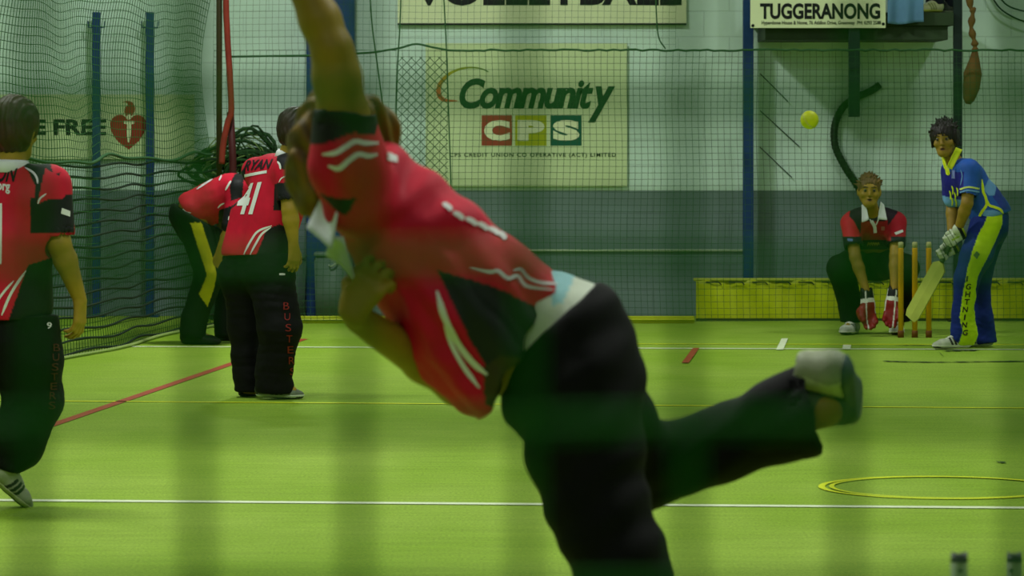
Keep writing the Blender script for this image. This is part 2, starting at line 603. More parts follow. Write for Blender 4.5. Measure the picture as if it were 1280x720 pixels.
# ------------------------------------------------------------ viewing platform with its deck and fascia
PZ = 2.345
M_SHADE_CLAD = mat('shade_toned_cladding', rgb(48, 66, 42), 0.7, noise=0.15, nscale=6)  # shade put into the colour: fascia darkened to merge with the cast shadow
t = thing('viewing_platform', (W(1066, 0, 29.6).x, 29.6, 1.5), 'dark green viewing platform high on the right wall above the wicketkeeper', 'platform')
xa, xb = W(950, 0, 29.1).x, W(1190, 0, 29.2).x
bm = BM(); box(bm, (xa, 29.08, PZ-0.10), (xb, 29.99, PZ), 0.004); obj('deck', bm, M_SHADE_CLAD, t)
bm = BM(); box(bm, (xa+0.04, 29.12, W(0, 50, 29.15).z), (xb-0.04, 29.99, PZ-0.10), 0.004); obj('fascia', bm, M_SHADE_CLAD, t)
bm = BM()
a = W(1061, 146, 29.03); b = W(1075, 30, 29.03)
box(bm, (a.x, 29.03, a.z), (b.x, 29.08, PZ-0.02), 0.004)
obj('drop_post', bm, M_DKGREEN, t)
bm = BM()
for x0, y0, x1, y1 in ((950, 92, 985, 127), (950, 138, 1000, 184), (950, 184, 990, 222)):
    tube(bm, [W(x0, y0, 29.97), W(x1, y1, 29.97)], 0.004, 6)
obj('thin_diagonals', bm, M_DKGREEN, t)  # thin dark diagonal lines along the wall below the deck

# cloth hanging over the platform edge
def cloth_sheet(name, x0, x1, y0, y1, d, m, label, cat, waves=3, amp=0.02):
    bm = BM()
    nx, nz = 28, 18
    fr, bk = [], []
    for j in range(nz+1):
        rf, rb = [], []
        for i in range(nx+1):
            u, v = i/nx, j/nz
            p = W(x0+(x1-x0)*u, y0+(y1-y0)*v+1.5*math.sin(u*5)*v, d)
            yy = d-amp*(0.5+0.5*math.sin(u*waves*2*math.pi+v*1.3))*(0.3+v)
            rf.append(bm.verts.new((p.x, yy, p.z)))
            rb.append(bm.verts.new((p.x, yy+0.006, p.z)))
        fr.append(rf); bk.append(rb)
    for j in range(nz):
        for i in range(nx):
            bm.faces.new((fr[j][i], fr[j+1][i], fr[j+1][i+1], fr[j][i+1]))
            bm.faces.new((bk[j][i], bk[j][i+1], bk[j+1][i+1], bk[j+1][i]))
    for j in range(nz):
        bm.faces.new((fr[j][0], bk[j][0], bk[j+1][0], fr[j+1][0]))
        bm.faces.new((fr[j][nx], fr[j+1][nx], bk[j+1][nx], bk[j][nx]))
    for i in range(nx):
        bm.faces.new((fr[0][i], fr[0][i+1], bk[0][i+1], bk[0][i]))
        bm.faces.new((fr[nz][i], bk[nz][i], bk[nz][i+1], fr[nz][i+1]))
    return tag(obj(name, bm, m, None, True), label, cat)
cloth_sheet('blue_cloth', 1109, 1154, -40, 29, 29.04, mat('light_blue_cloth', rgb(96, 138, 176), 0.8, noise=0.25, nscale=3), 'light blue cloth hanging over the platform edge beside the cream sign', 'cloth', 2, 0.03)

# black corrugated hose on the wall
bm = BM()
P = spline([W(*p, 29.965) for p in ((1100, 106), (1088, 114), (1070, 122), (1054, 134), (1044, 155), (1044, 182), (1056, 208), (1070, 230), (1084, 256), (1092, 300))], 12)
tube(bm, P, 0.03, 10, radii=[0.026+0.006*(i % 2) for i in range(len(P))])
tag(obj('corrugated_hose', bm, mat('black_rubber', rgb(22, 34, 20), 0.6), None, True), 'black corrugated hose curving down the wall behind the wicketkeeper', 'hose')
# brown strap bundle on the right of the dark post
t = thing('strap_bundle', W(1214, 130, 29.15), 'brown strap and sack hanging in a bundle right of the dark post', 'strap')
M_BROWN = mat('brown_canvas', rgb(110, 84, 40), 0.85, noise=0.25, nscale=10)
bm = BM()
P = spline([W(*p, 29.1) for p in ((1210, -80), (1212, 0), (1216, 14), (1214, 34), (1218, 52), (1219, 62))], 6)
tube(bm, P, 0.02, 8, radii=[0.022+0.008*math.sin(i*1.3) for i in range(len(P))])
obj('strap', bm, M_BROWN, t, True)
bm = BM()
P = [W(*p, 29.12) for p in ((1219, 60), (1218, 75), (1216, 92), (1214, 110), (1211, 124), (1210, 130))]
tube(bm, P, 0.05, 12, radii=[0.015, 0.04, 0.07, 0.065, 0.045, 0.02])
obj('sack', bm, M_BROWN, t, True)
for i, pts in enumerate((((1232, -20), (1248, 8), (1268, 22), (1290, 30)), ((1240, -20), (1256, 4), (1276, 13), (1300, 16)))):
    bm = BM()
    tube(bm, spline([W(*p, 29.9) for p in pts], 6), 0.007, 6)
    tag(obj('cable', bm, M_DKGREEN), ('dark cable sagging at the top right corner, the lower one', 'dark cable sagging at the top right corner, the upper one')[i], 'cable')

# ------------------------------------------------------------ bins, cabinet and bundled net on the left
def bin_(x0, x1, ytop, d, label, m):
    a, b = W(x0, ytop, d), W(x1, ytop, d)
    w = b.x-a.x
    c = (a.x+b.x)/2
    t = thing('storage_bin', (c, d, 0), label, 'bin', None)
    bm = BM()
    zt = a.z-0.03
    lo = [bm.verts.new((c+sx*w*0.44, d-0.0+sy*0.11, 0.0)) for sx, sy in ((-1, -1), (1, -1), (1, 1), (-1, 1))]
    hi = [bm.verts.new((c+sx*w*0.49, d-0.0+sy*0.125, zt)) for sx, sy in ((-1, -1), (1, -1), (1, 1), (-1, 1))]
    for k in range(4):
        bm.faces.new((lo[k], lo[(k+1) % 4], hi[(k+1) % 4], hi[k]))
    bm.faces.new(hi); bm.faces.new(list(reversed(lo)))
    bmesh.ops.recalc_face_normals(bm, faces=bm.faces)
    bmesh.ops.bevel(bm, geom=list(bm.edges), offset=0.012, segments=2, affect='EDGES')
    obj('body', bm, m, t, True)
    bm = BM(); box(bm, (c-w*0.5, d-0.14, zt), (c+w*0.5, d+0.13, a.z), 0.01); obj('lid', bm, m, t)
    bm = BM(); h = W((x0+x1)/2, ytop+16, d-0.14)
    tube(bm, spline([(h.x-0.04, d-0.115, h.z), (h.x-0.02, d-0.145, h.z-0.01), (h.x+0.02, d-0.145, h.z+0.01), (h.x+0.04, d-0.115, h.z+0.02)], 4), 0.006, 6)
    obj('handle', bm, mat('pale_plastic', rgb(170, 185, 160), 0.5), t)
    return t
M_BIN = mat('grey_plastic', rgb(96, 116, 106), 0.5, noise=0.08, nscale=5)
bin_(393, 441, 315, 29.45, 'grey lidded storage bin behind the bowler collar', M_BIN)
bin_(352, 383, 318, 29.5, 'darker grey storage bin left of the blue column foot', mat('dark_grey_plastic', rgb(70, 86, 82), 0.5, noise=0.08, nscale=5))

t = thing('equipment_cabinet', (W(300, 0, 29.6).x, 29.65, 0), 'dark equipment cabinet against the wall under the bundled net', 'cabinet')
a, b = W(250, 236, 29.45), W(342, 236, 29.45)
M_CAB = mat('dark_cabinet_paint', rgb(40, 62, 44), 0.6, noise=0.15, nscale=6)
bm = BM(); box(bm, (a.x, 29.47, 0.0), (b.x, 29.9, a.z), 0.008); obj('body', bm, M_CAB, t)
mid = (a.x+b.x)/2
for s in (0, 1):
    x0, x1 = (a.x+0.015, mid-0.006) if s == 0 else (mid+0.006, b.x-0.015)
    bm = BM(); box(bm, (x0, 29.45, 0.04), (x1, 29.47, a.z-0.03), 0.004)
    dr = obj('cabinet_door', bm, M_CAB, t)
    bm = BM(); hx = mid+(-0.03, 0.03)[s]; tube(bm, [(hx, 29.44, 0.45), (hx, 29.44, 0.58)], 0.006, 6)
    obj('handle', bm, mat('pale_plastic'), dr)

M_NETB = mat('bundled_net_green', rgb(30, 62, 26), 0.8, noise=0.5, nscale=25)
M_NETL = mat('bundled_net_pale', rgb(132, 160, 92), 0.8, noise=0.3, nscale=25)
t = thing('bundled_net', W(302, 236, 29.65), 'rolled up spare netting piled on the cabinet behind the red player', 'net')
rr = random.Random(3)
zc = W(0, 236, 29.45).z
def clump(name, m, n, seed, r):
    rr = random.Random(seed)
    bm = BM()
    for _ in range(n):
        cx = W(rr.uniform(272, 330), 0, 29.65).x
        cz = zc+rr.uniform(0.10, 0.24)
        rx = rr.uniform(0.12, 0.34); rz = min(rr.uniform(0.06, 0.26), cz-zc-0.02+0.0)
        pts = []
        ph = rr.uniform(0, 6.28)
        for k in range(22):
            a_ = 2*math.pi*k/21
            zz = cz+rz*math.sin(a_)*(1+0.15*math.sin(3*a_+ph))
            pts.append((cx+rx*math.cos(a_)*(1+0.12*math.sin(2*a_+ph)), 29.65+0.13*math.sin(a_*1.0+ph), max(zc+0.02, zz)))
        tube(bm, pts, r*rr.uniform(0.6, 1.3), 6)
    return obj(name, bm, m, t, True)
clump('dark_rope_loops', M_NETB, 26, 3, 0.012)
clump('pale_strands', M_NETL, 30, 9, 0.005)

# ------------------------------------------------------------ nets of the court
M_NET = mat('green_net_twine', rgb(46, 88, 50), 0.8)
M_NETF = mat('bright_green_net_twine', rgb(22, 150, 6), 0.7, noise=0.15, nscale=30)
def net_mesh(name, fn, nu, nv, r, m, parent, su=1, sv=1):
    """square tubes along both families of lines; fn(u, v) -> point with u in 0..nu, v in 0..nv"""
    V, Fc = [], []
    def line(pts):
        P = np.array(pts)
        T = np.gradient(P, axis=0)
        T /= np.linalg.norm(T, axis=1)[:, None]
        A = np.array([0.0, 1.0, 0.0])
        U = np.cross(T, A); U /= np.linalg.norm(U, axis=1)[:, None]
        Vv = np.cross(T, U)
        base = len(V)
        for k, (a, b) in enumerate(((1, 0), (0, 1), (-1, 0), (0, -1))):
            pass
        n = len(P)
        ring = np.stack([P+U*r, P+Vv*r, P-U*r, P-Vv*r], 1).reshape(-1, 3)
        V.extend(ring.tolist())
        for i in range(n-1):
            for k in range(4):
                k2 = (k+1) % 4
                Fc.append((base+i*4+k, base+i*4+k2, base+(i+1)*4+k2, base+(i+1)*4+k))
    for i in range(nu+1):
        line([fn(i, j*nv/max(1, (nv//sv))) for j in range(nv//sv+1)])
    for j in range(nv+1):
        line([fn(i*nu/max(1, (nu//su)), j) for i in range(nu//su+1)])
    me = bpy.data.meshes.new(name)
    me.from_pydata(V, [], Fc)
    me.polygons.foreach_set('use_smooth', [True]*len(me.polygons))
    return link_mesh(name, me, m, parent)

def rope(name, pts, r, m, parent, n=6):
    bm = BM()
    tube(bm, pts, r, n)
    return obj(name, bm, m, parent, True)

# back net, hung in front of the wall
DB = 28.9
xl = W(268, 0, DB).x
xmid = W(846, 0, DB).x
xr = 5.2
ztop = W(0, 63, DB).z
CELL = 0.0485
t = thing('court_net', (0, DB, 0), 'green square mesh net hanging across the back of the court', 'net')
nu = int((xr-xl)/CELL); nv = int(ztop/CELL)
def fb(u, v):
    x = xl+(xr-xl)*u/nu
    z = 0.02+(ztop-0.02)*v/nv
    return (x+0.008*math.sin(z*5+x*2), DB+0.03*math.sin(x*1.7)+0.02*math.sin(x*5+z*2), z+0.006*math.sin(x*3.1+z*1.5)*(1-v/nv))
net_mesh('lower_mesh', fb, nu, nv, 0.0014, M_NET, t, 2, 2)
nu2 = int((xmid-xl)/CELL); nv2 = int((4.0-ztop)/CELL)
def fb2(u, v):
    x = xl+(xmid-xl)*u/nu2
    z = ztop+(4.0-ztop)*v/nv2
    return (x+0.008*math.sin(z*5), DB+0.03*math.sin(x*1.7)+0.02*math.sin(x*5+z*2), z+0.006*math.sin(x*3.1))
net_mesh('upper_mesh', fb2, nu2, nv2, 0.0009, M_NET, t, 2, 2)
pts = [(340, 70), (400, 69), (460, 66), (482, 63), (500, 60), (520, 55), (540, 59), (556, 62)]
P = spline([W(x, y, DB-0.02) for x, y in pts], 4)
x = 560
rr = random.Random(5)
while x < 1440:
    P.append(W(x, 62.5+rr.uniform(-0.8, 1.2), DB-0.02)); x += 9
rope('head_rope', [W(282, 71, DB-0.02)]+P, 0.009, M_NET, t)
for pts in (((460, -60), (464, 20), (470, 70), (478, 130), (486, 200), (490, 260)),
            ((503, -60), (500, 30), (497, 80), (495, 150), (494, 236), (494, 388)),
            ((552, -60), (556, 20), (558, 60), (560, 120), (562, 180), (564, 245), (566, 388)),
            ((818, -60), (820, 5), (823, 45), (832, 61))):
    rope('tie_rope', spline([W(x, y, DB-0.03) for x, y in pts], 4), 0.006, M_NET, t)
# second layer of coarser diamond mesh between the two ropes
xa2, xb2 = W(497, 0, DB).x, W(560, 0, DB).x
def fd(u, v):
    a_ = (u-v)*0.034; b_ = (u+v)*0.034
    return (xa2+a_, DB-0.05, b_)
bm = BM()
hgt = ztop-0.05; wdt = xb2-xa2
for s in (-1, 1):
    k = -int(hgt/0.07)-2
    while k*0.07 < wdt+hgt:
        # x = k*.07 + s*z
        z0_, z1_ = 0.06, hgt
        if s > 0:
            xs = k*0.07
            za = max(z0_, -xs); zb_ = min(z1_, wdt-xs)
            pa = (xs+za, za); pb = (xs+zb_, zb_)
        else:
            xs = k*0.07
            za = max(z0_, xs-wdt); zb_ = min(z1_, xs)
            pa = (xs-za, za); pb = (xs-zb_, zb_)
        if zb_ > za+0.02:
            tube(bm, [(xa2+pa[0], DB-0.05, pa[1]), (xa2+pb[0], DB-0.05, pb[1])], 0.0025, 4, False)
        k += 1
obj('diamond_panel', bm, M_NET, t)
# foot skirt of yellow vinyl
bm = BM()
box(bm, (xl, DB-0.01, 0.0), (W(868, 0, DB).x, DB+0.02, 0.055), 0.006)
obj('foot_skirt', bm, mat('yellow_vinyl', rgb(176, 186, 20), 0.5, noise=0.12, nscale=6), t)
bm = BM(); tube(bm, [(xl, DB-0.02, 0.028), (W(868, 0, DB).x, DB-0.02, 0.028)], 0.008, 6)
obj('lead_line', bm, mat('yellow_vinyl'), t)

# left side net running away from the camera to the corner
A0 = Vector((-3.45, 20.4, 0)); A1 = Vector((W(262, 0, 28.5).x, 28.5, 0))
Ls = (A1-A0).length
t = thing('side_net', (A0+A1)/2, 'green net along the left side of the court, sagging on its ropes', 'net')
nus = int(Ls/0.055); nvs = int(3.6/0.052)
dirn = (A1-A0).normalized(); nrm = Vector((-dirn.y, dirn.x, 0))
def fs(u, v):
    s = u/nus; z = 3.6*v/nvs
    p = A0.lerp(A1, s)
    sag = 0.035*math.sin(s*22)+0.02*math.sin(s*47+z*3)
    off = 0.04*math.sin(s*17+z*2)+0.03*math.sin(z*4)
    zz = z+(sag*0.6 if z > 1.2 else 0.012*math.sin(s*30))*min(1, z*3)
    return (p.x+nrm.x*off, p.y+nrm.y*off, max(0.015, zz))
net_mesh('mesh', fs, nus, nvs, 0.0021, mat('side_net_twine', rgb(34, 92, 36), 0.8), t, 2, 2)
def fsl(v, n=60, out=0.0):
    return [Vector(fs(nus*i/n, v))-nrm*out for i in range(n+1)]
for k in range(0, 17):
    z = 0.03+k*0.075
    rope('lower_cord', [Vector((p[0], p[1], z+0.012*math.sin(i*0.9+k))) - nrm*0.03 for i, p in enumerate([fs(nus*q/40, 3) for q in range(41)])], 0.0080, mat('dark_net_cord', rgb(16, 40, 22), 0.8), t, 4)
rope('middle_rope', [Vector(fs(nus*q/60, nvs*1.27/3.6))-nrm*0.02 for q in range(61)], 0.011, M_NET, t)
# beaded lead line on the floor
bm = BM()
P = [Vector((*fs(nus*q/300, 0)[:2], 0.014))-nrm*0.04 for q in range(301)]
tube(bm, P, 0.012, 6, radii=[0.013 if q % 2 else 0.007 for q in range(301)])
obj('lead_line', bm, mat('pale_lead_line', rgb(150, 170, 96), 0.6), t)

# corner: brown pole and red padded sleeve
bm = BM()
tube(bm, [(W(274, 0, 28.7).x, 28.7, 0), (W(274, 0, 28.7).x, 28.7, 4.4)], 0.023, 10)
tag(obj('corner_pole', bm, mat('brown_pole', rgb(56, 44, 20), 0.6), None, True), 'thin dark brown pole at the corner where the two nets meet', 'pole')
bm = BM()
P = spline([W(*p, 28.62) for p in ((281, -420), (282, -40), (284, 40), (287, 90), (289, 138), (285, 152), (279, 180), (277, 205))], 6)
tube(bm, P, 0.024, 10)
tag(obj('red_sleeve', bm, mat('red_padding', rgb(136, 44, 32), 0.6, noise=0.2, nscale=8), None, True), 'bent red padded tube hanging beside the brown corner pole', 'padding')
bm = BM()
P = [W(*p, 28.72) for p in ((288, 140), (291, 200), (291, 260), (292, 405.6))]
tube(bm, P, 0.028, 10)
tag(obj('padded_post', bm, mat('dark_red_padding', rgb(70, 20, 22), 0.6), None, True), 'dark red padded post below the bend of the red tube', 'post')

# yellow vinyl barrier on the floor
t = thing('vinyl_barrier', (W(1100, 0, 29.5).x, 29.5, 0), 'long low yellow vinyl barrier standing behind the wicketkeeper', 'barrier')
x0 = W(870, 0, 29.3).x; x1 = 5.5
zt = W(0, 350, 29.3).z
bm = BM()
nx, nz = 120, 8
fr = [[bm.verts.new((x0+(x1-x0)*i/nx, 29.3+0.012*math.sin(i*0.55+j*0.5)+0.006*math.sin(i*1.9), 0.0+zt*j/nz+(0.004*math.sin(i*1.1) if j == nz else 0))) for i in range(nx+1)] for j in range(nz+1)]
bk = [[bm.verts.new((v.co.x, v.co.y+0.02, v.co.z)) for v in row] for row in fr]
for j in range(nz):
    for i in range(nx):
        bm.faces.new((fr[j][i], fr[j][i+1], fr[j+1][i+1], fr[j+1][i]))
        bm.faces.new((bk[j][i], bk[j+1][i], bk[j+1][i+1], bk[j][i+1]))
for i in range(nx):
    bm.faces.new((fr[nz][i], fr[nz][i+1], bk[nz][i+1], bk[nz][i]))
for j in range(nz):
    bm.faces.new((fr[j][0], fr[j+1][0], bk[j+1][0], bk[j][0]))
obj('vinyl_sheet', bm, mat('yellow_vinyl_sheet', rgb(182, 192, 16), 0.45, noise=0.10, nscale=5, bump=0.3, bscale=9), t, True)
bm = BM(); tube(bm, [(x0-0.02, 29.3, zt+0.004), (x1, 29.3, zt+0.004)], 0.012, 8)
obj('top_cord', bm, mat('pale_yellow_cord', rgb(186, 196, 70), 0.6), t)
bm = BM(); box(bm, (x0, 29.27, 0.0), (x1, 29.335, 0.018)); obj('foot_bar', bm, mat('dark_foot_bar', rgb(50, 74, 16), 0.6), t)
for k in range(14):
    xx = W(890+k*29, 0, 29.3).x
    bm = BM(); tube(bm, [(xx-0.05, 29.28, zt-0.015), (xx+0.05, 29.28, zt-0.015), (xx+0.07, 29.28, zt-0.035)], 0.005, 5)
    obj('tie', bm, M_DKGREEN, t)

# ------------------------------------------------------------ wickets
M_STUMP = mat('varnished_stump', rgb(214, 160, 18), 0.45, noise=0.10, nscale=8)
M_STUMPTIP = mat('pale_stump_top', rgb(176, 176, 120), 0.5)
M_STUMPFOOT = mat('brown_stump_foot', rgb(110, 66, 16), 0.6)
def lathe(bm, c, prof, n=20):
    rings = []
    for r, z in prof:
        rings.append([bm.verts.new((c[0]+r*math.cos(2*math.pi*k/n), c[1]+r*math.sin(2*math.pi*k/n), c[2]+z)) for k in range(n)])
    for a, b in zip(rings[:-1], rings[1:]):
        for k in range(n):
            bm.faces.new((a[k], a[(k+1) % n], b[(k+1) % n], b[k]))
    bm.faces.new(list(reversed(rings[0]))); bm.faces.new(rings[-1])
    return bm
DW = 26.97
for i, px in enumerate((1126, 1143.5, 1161)):
    c = (W(px, 0, DW).x, DW, 0)
    zt = W(0, 302, DW).z
    t = thing('stump', c, ('yellow stump in front of the wicketkeeper, leftmost of the three', 'middle yellow stump, behind the tip of the bat', 'yellow stump nearest the batter')[i], 'stump', 'stumps at the far wicket')
    obj('shaft', lathe(BM(), c, [(0.019, 0.05), (0.019, zt-0.05), (0.0185, zt-0.045)]), M_STUMP, t, True)
    obj('top_band', lathe(BM(), c, [(0.0185, zt-0.045), (0.0185, zt-0.008), (0.012, zt-0.002), (0.010, zt-0.010), (0.004, zt-0.012)]), M_STUMPTIP, t, True)
    obj('foot', lathe(BM(), c, [(0.022, 0.0), (0.022, 0.045), (0.019, 0.05)]), M_STUMPFOOT, t, True)
M_MET = mat('grey_green_stump', rgb(126, 150, 96), 0.45, noise=0.1, nscale=9)
DN = 6.9
for i, px in enumerate((1199, 1268, 1337)):
    c = (W(px, 0, DN).x, DN, 0)
    zt = W(0, 693, DN).z
    lab = ('grey stump poking up at the bottom edge, left of the pair', 'grey stump poking up in the bottom right corner', 'grey stump just outside the bottom right corner')[i]
    if i == 2: continue
    t = thing('stump', c, lab, 'stump', 'stumps at the bowling wicket')
    obj('shaft', lathe(BM(), c, [(0.0155, 0.0), (0.0155, zt-0.012)]), M_MET, t, True)
    bm = BM()
    n = 24
    prof = []
    ringo = [bm.verts.new((c[0]+0.016*math.cos(2*math.pi*k/n), c[1]+0.016*math.sin(2*math.pi*k/n), zt-0.012)) for k in range(n)]
    ringt = [bm.verts.new((c[0]+0.0145*math.cos(2*math.pi*k/n), c[1]+0.0145*math.sin(2*math.pi*k/n), zt+0.003*abs(math.cos(2*math.pi*k/n))*1.5)) for k in range(n)]
    ringi = [bm.verts.new((c[0]+0.008*math.cos(2*math.pi*k/n), c[1]+0.008*math.sin(2*math.pi*k/n), zt-0.004)) for k in range(n)]
    for A, B in ((ringo, ringt), (ringt, ringi)):
        for k in range(n):
            bm.faces.new((A[k], A[(k+1) % n], B[(k+1) % n], B[k]))
    bm.faces.new(ringi)
    obj('grooved_cap', bm, mat('dark_stump_cap', rgb(46, 58, 44), 0.5), t, True)
    bm = BM(); h = W(px-(0 if i == 0 else 7), 711, DN)
    tube(bm, [(h.x, DN-0.0175, h.z), (h.x, DN-0.012, h.z)], 0.0035, 10)
    obj('screw_hole', bm, mat('dark_stump_cap'), t)

# ------------------------------------------------------------ the ball in flight
c = W(1012, 150, 15.0)
t = thing('indoor_cricket_ball', c, 'yellow cricket ball in flight below the high viewing platform', 'ball')
bm = BM(); bmesh.ops.create_uvsphere(bm, u_segments=32, v_segments=20, radius=0.036)
for v in bm.verts: v.co += c
obj('ball_cover', bm, mat('yellow_leather', rgb(206, 214, 22), 0.5, noise=0.12, nscale=30), t, True)
for k in (-1, 0, 1):
    bm = BM()
    rot = Matrix.Rotation(0.9, 3, 'Y') @ Matrix.Rotation(0.5, 3, 'X')
    hh = 0.0025*k
    rad = math.sqrt(0.0362**2-hh*hh)
    tube(bm, [c+rot @ Vector((rad*math.cos(q*2*math.pi/40), rad*math.sin(q*2*math.pi/40), hh)) for q in range(41)], 0.0005, 4, False)
    obj('seam', bm, mat('pale_seam', rgb(200, 200, 130), 0.6), t)

# ------------------------------------------------------------ the near net the camera looks through
DF_ = 1.08
t = thing('near_net', (0, DF_, 0.0), 'blurred green net of large squares hanging right in front of the viewer', 'net')
fc = 0.0461
x_0 = (450-640)/F*DF_ - fc*14
z_0 = (CAM_Z-(326-HOR)/F*DF_) - fc*30
def ff(u, v):
    return (x_0+fc*u+0.0012*math.sin(u*2.1+v*0.9), DF_+0.004*math.sin(u*0.8+v*0.5), z_0+fc*v+0.0012*math.sin(v*1.7+u*1.3))
net_mesh('mesh', ff, 30, 50, 0.0023, M_NETF, t, 1, 1)
bm = BM()
for i in range(31):
    for j in range(51):
        p = Vector(ff(i, j))
        s = 0.0034
        vs = [bm.verts.new(p+Vector(d)*s) for d in ((1, 0, 0), (-1, 0, 0), (0, 1, 0), (0, -1, 0), (0, 0, 1), (0, 0, -1))]
        for f in ((0, 2, 4), (2, 1, 4), (1, 3, 4), (3, 0, 4), (2, 0, 5), (1, 2, 5), (3, 1, 5), (0, 3, 5)):
            bm.faces.new([vs[q] for q in f])
kn = obj('knots', bm, M_NETF, t, True)
kn['kind'] = 'stuff'
rope('bottom_rope', [(x_0-0.02, DF_, max(0.02, z_0)), (x_0+fc*30+0.02, DF_, max(0.02, z_0))], 0.006, M_NETF, t)
rope('top_rope', [(x_0-0.02, DF_, z_0+fc*50), (x_0+fc*30+0.02, DF_, z_0+fc*50)], 0.006, M_NETF, t)

# ------------------------------------------------------------ a small sculpting kit: smooth unions on a grid, meshed with surface nets
def A3(v):
    return np.array([v[0], v[1], v[2]], dtype=np.float64)
def unit(v):
    v = A3(v)
    return v/max(1e-9, np.linalg.norm(v))

class Clay:
    def __init__(s, lo, hi, h):
        s.lo = A3(lo); s.h = h
        s.n = np.ceil((A3(hi)-s.lo)/h).astype(int)+1
        s.V = np.full(tuple(s.n), 1.0, dtype=np.float32)
        s.ax = [(s.lo[i]+h*np.arange(s.n[i])).astype(np.float32) for i in range(3)]
    def blk(s, lo, hi):
        a = np.maximum(0, np.floor((A3(lo)-s.lo)/s.h).astype(int))
        b = np.minimum(s.n, np.ceil((A3(hi)-s.lo)/s.h).astype(int)+1)
        if (b <= a).any(): return None
        sl = tuple(slice(a[i], b[i]) for i in range(3))
        X = s.ax[0][sl[0]][:, None, None]; Y = s.ax[1][sl[1]][None, :, None]; Z = s.ax[2][sl[2]][None, None, :]
        return sl, X, Y, Z
    def _put(s, sl, d, k, mode):
        v = s.V[sl]
        if mode == 'add':
            if k > 0:
                hh = np.maximum(k-np.abs(v-d), 0)/k
                s.V[sl] = np.minimum(v, d)-hh*hh*k*0.25
            else:
                s.V[sl] = np.minimum(v, d)
        elif mode == 'sub':
            d = -d
            if k > 0:
                hh = np.maximum(k-np.abs(v-d), 0)/k
                s.V[sl] = np.maximum(v, d)+hh*hh*k*0.25
            else:
                s.V[sl] = np.maximum(v, d)
    def cone(s, a, b, ra, rb, k=0.02, flat=None, f=1.0, mode='add'):
        """tapered capsule; flat = direction along which the section is f times as thick"""
        a, b = A3(a), A3(b)
        R = max(ra, rb)*max(1.0, f)+k+s.h*3
        bl = s.blk(np.minimum(a, b)-R, np.maximum(a, b)+R)
        if bl is None: return s
        sl, X, Y, Z = bl
        if flat is not None:
            nrm = unit(flat); g = 1.0/f-1.0
            t = (X-a[0])*nrm[0]+(Y-a[1])*nrm[1]+(Z-a[2])*nrm[2]
            t = t*g
            px = X-a[0]+t*nrm[0]; py = Y-a[1]+t*nrm[1]; pz = Z-a[2]+t*nrm[2]
            ba = b-a; ba = ba+nrm*np.dot(ba, nrm)*g
        else:
            px, py, pz = X-a[0], Y-a[1], Z-a[2]
            ba = b-a
        L2 = max(1e-9, float(ba@ba))
        hh = np.clip((px*ba[0]+py*ba[1]+pz*ba[2])/L2, 0, 1).astype(np.float32)
        d = np.sqrt((px-ba[0]*hh)**2+(py-ba[1]*hh)**2+(pz-ba[2]*hh)**2)-(ra+(rb-ra)*hh)
        if flat is not None: d = d*min(1.0, math.sqrt(f))
        s._put(sl, d.astype(np.float32), k, mode)
        return s
    def chain(s, pts, rad, k=0.02, **kw):
        for i in range(len(pts)-1):
            s.cone(pts[i], pts[i+1], rad[i], rad[i+1], k, **kw)
        return s
    def ell(s, c, r, R=None, k=0.02, mode='add'):
        c = A3(c); r = A3(r)
        M = np.eye(3) if R is None else np.array(R)      # columns = axes
        rm = r.max()+k+s.h*3
        bl = s.blk(c-rm, c+rm)
        if bl is None: return s
        sl, X, Y, Z = bl
        dx, dy, dz = X-c[0], Y-c[1], Z-c[2]
        q = [(dx*M[0, i]+dy*M[1, i]+dz*M[2, i]) for i in range(3)]
        k0 = np.sqrt((q[0]/r[0])**2+(q[1]/r[1])**2+(q[2]/r[2])**2)
        k1 = np.sqrt((q[0]/r[0]**2)**2+(q[1]/r[1]**2)**2+(q[2]/r[2]**2)**2)
        d = k0*(k0-1.0)/np.maximum(k1, 1e-6)
        s._put(sl, d.astype(np.float32), k, mode)
        return s
    def clip(s, p, n, k=0.0, lo=None, hi=None):
        """remove everything on the side n points to (inside the optional box)"""
        p = A3(p); n = unit(n)
        bl = s.blk(s.lo if lo is None else lo, (s.lo+s.n*s.h) if hi is None else hi)
        if bl is None: return s
        sl, X, Y, Z = bl
        d = (X-p[0])*n[0]+(Y-p[1])*n[1]+(Z-p[2])*n[2]
        s._put(sl, (-d).astype(np.float32), k, 'sub')
        return s
    def mesh(s, relax=2):
        V, h, lo = s.V, s.h, s.lo
        V[0] = V[-1] = 1; V[:, 0] = V[:, -1] = 1; V[:, :, 0] = V[:, :, -1] = 1
        S = V < 0
        c = np.zeros(tuple(n-1 for n in V.shape), dtype=np.int8)
        for dx in (0, 1):
            for dy in (0, 1):
                for dz in (0, 1):
                    c += S[dx:dx+c.shape[0], dy:dy+c.shape[1], dz:dz+c.shape[2]]
        act = (c > 0) & (c < 8)
        idx = np.full(c.shape, -1, dtype=np.int32)
        ii = np.argwhere(act)
        idx[act] = np.arange(len(ii))
        acc = np.zeros((len(ii), 3)); cnt = np.zeros(len(ii))
        cr = [(0, 0, 0), (1, 0, 0), (0, 1, 0), (1, 1, 0), (0, 0, 1), (1, 0, 1), (0, 1, 1), (1, 1, 1)]
        vals = [V[ii[:, 0]+d[0], ii[:, 1]+d[1], ii[:, 2]+d[2]] for d in cr]
        for a in range(8):
            for b in range(a+1, 8):
                df = [cr[b][i]-cr[a][i] for i in range(3)]
                if sum(abs(q) for q in df) != 1: continue
                va, vb = vals[a], vals[b]
                m = (va < 0) != (vb < 0)
                t = np.where(m, va/np.where(m, va-vb, 1), 0)
                for i in range(3):
                    acc[:, i] += np.where(m, cr[a][i]+df[i]*t, 0)
                cnt += m
        P = lo+(ii+acc/cnt[:, None])*h
        quads = []
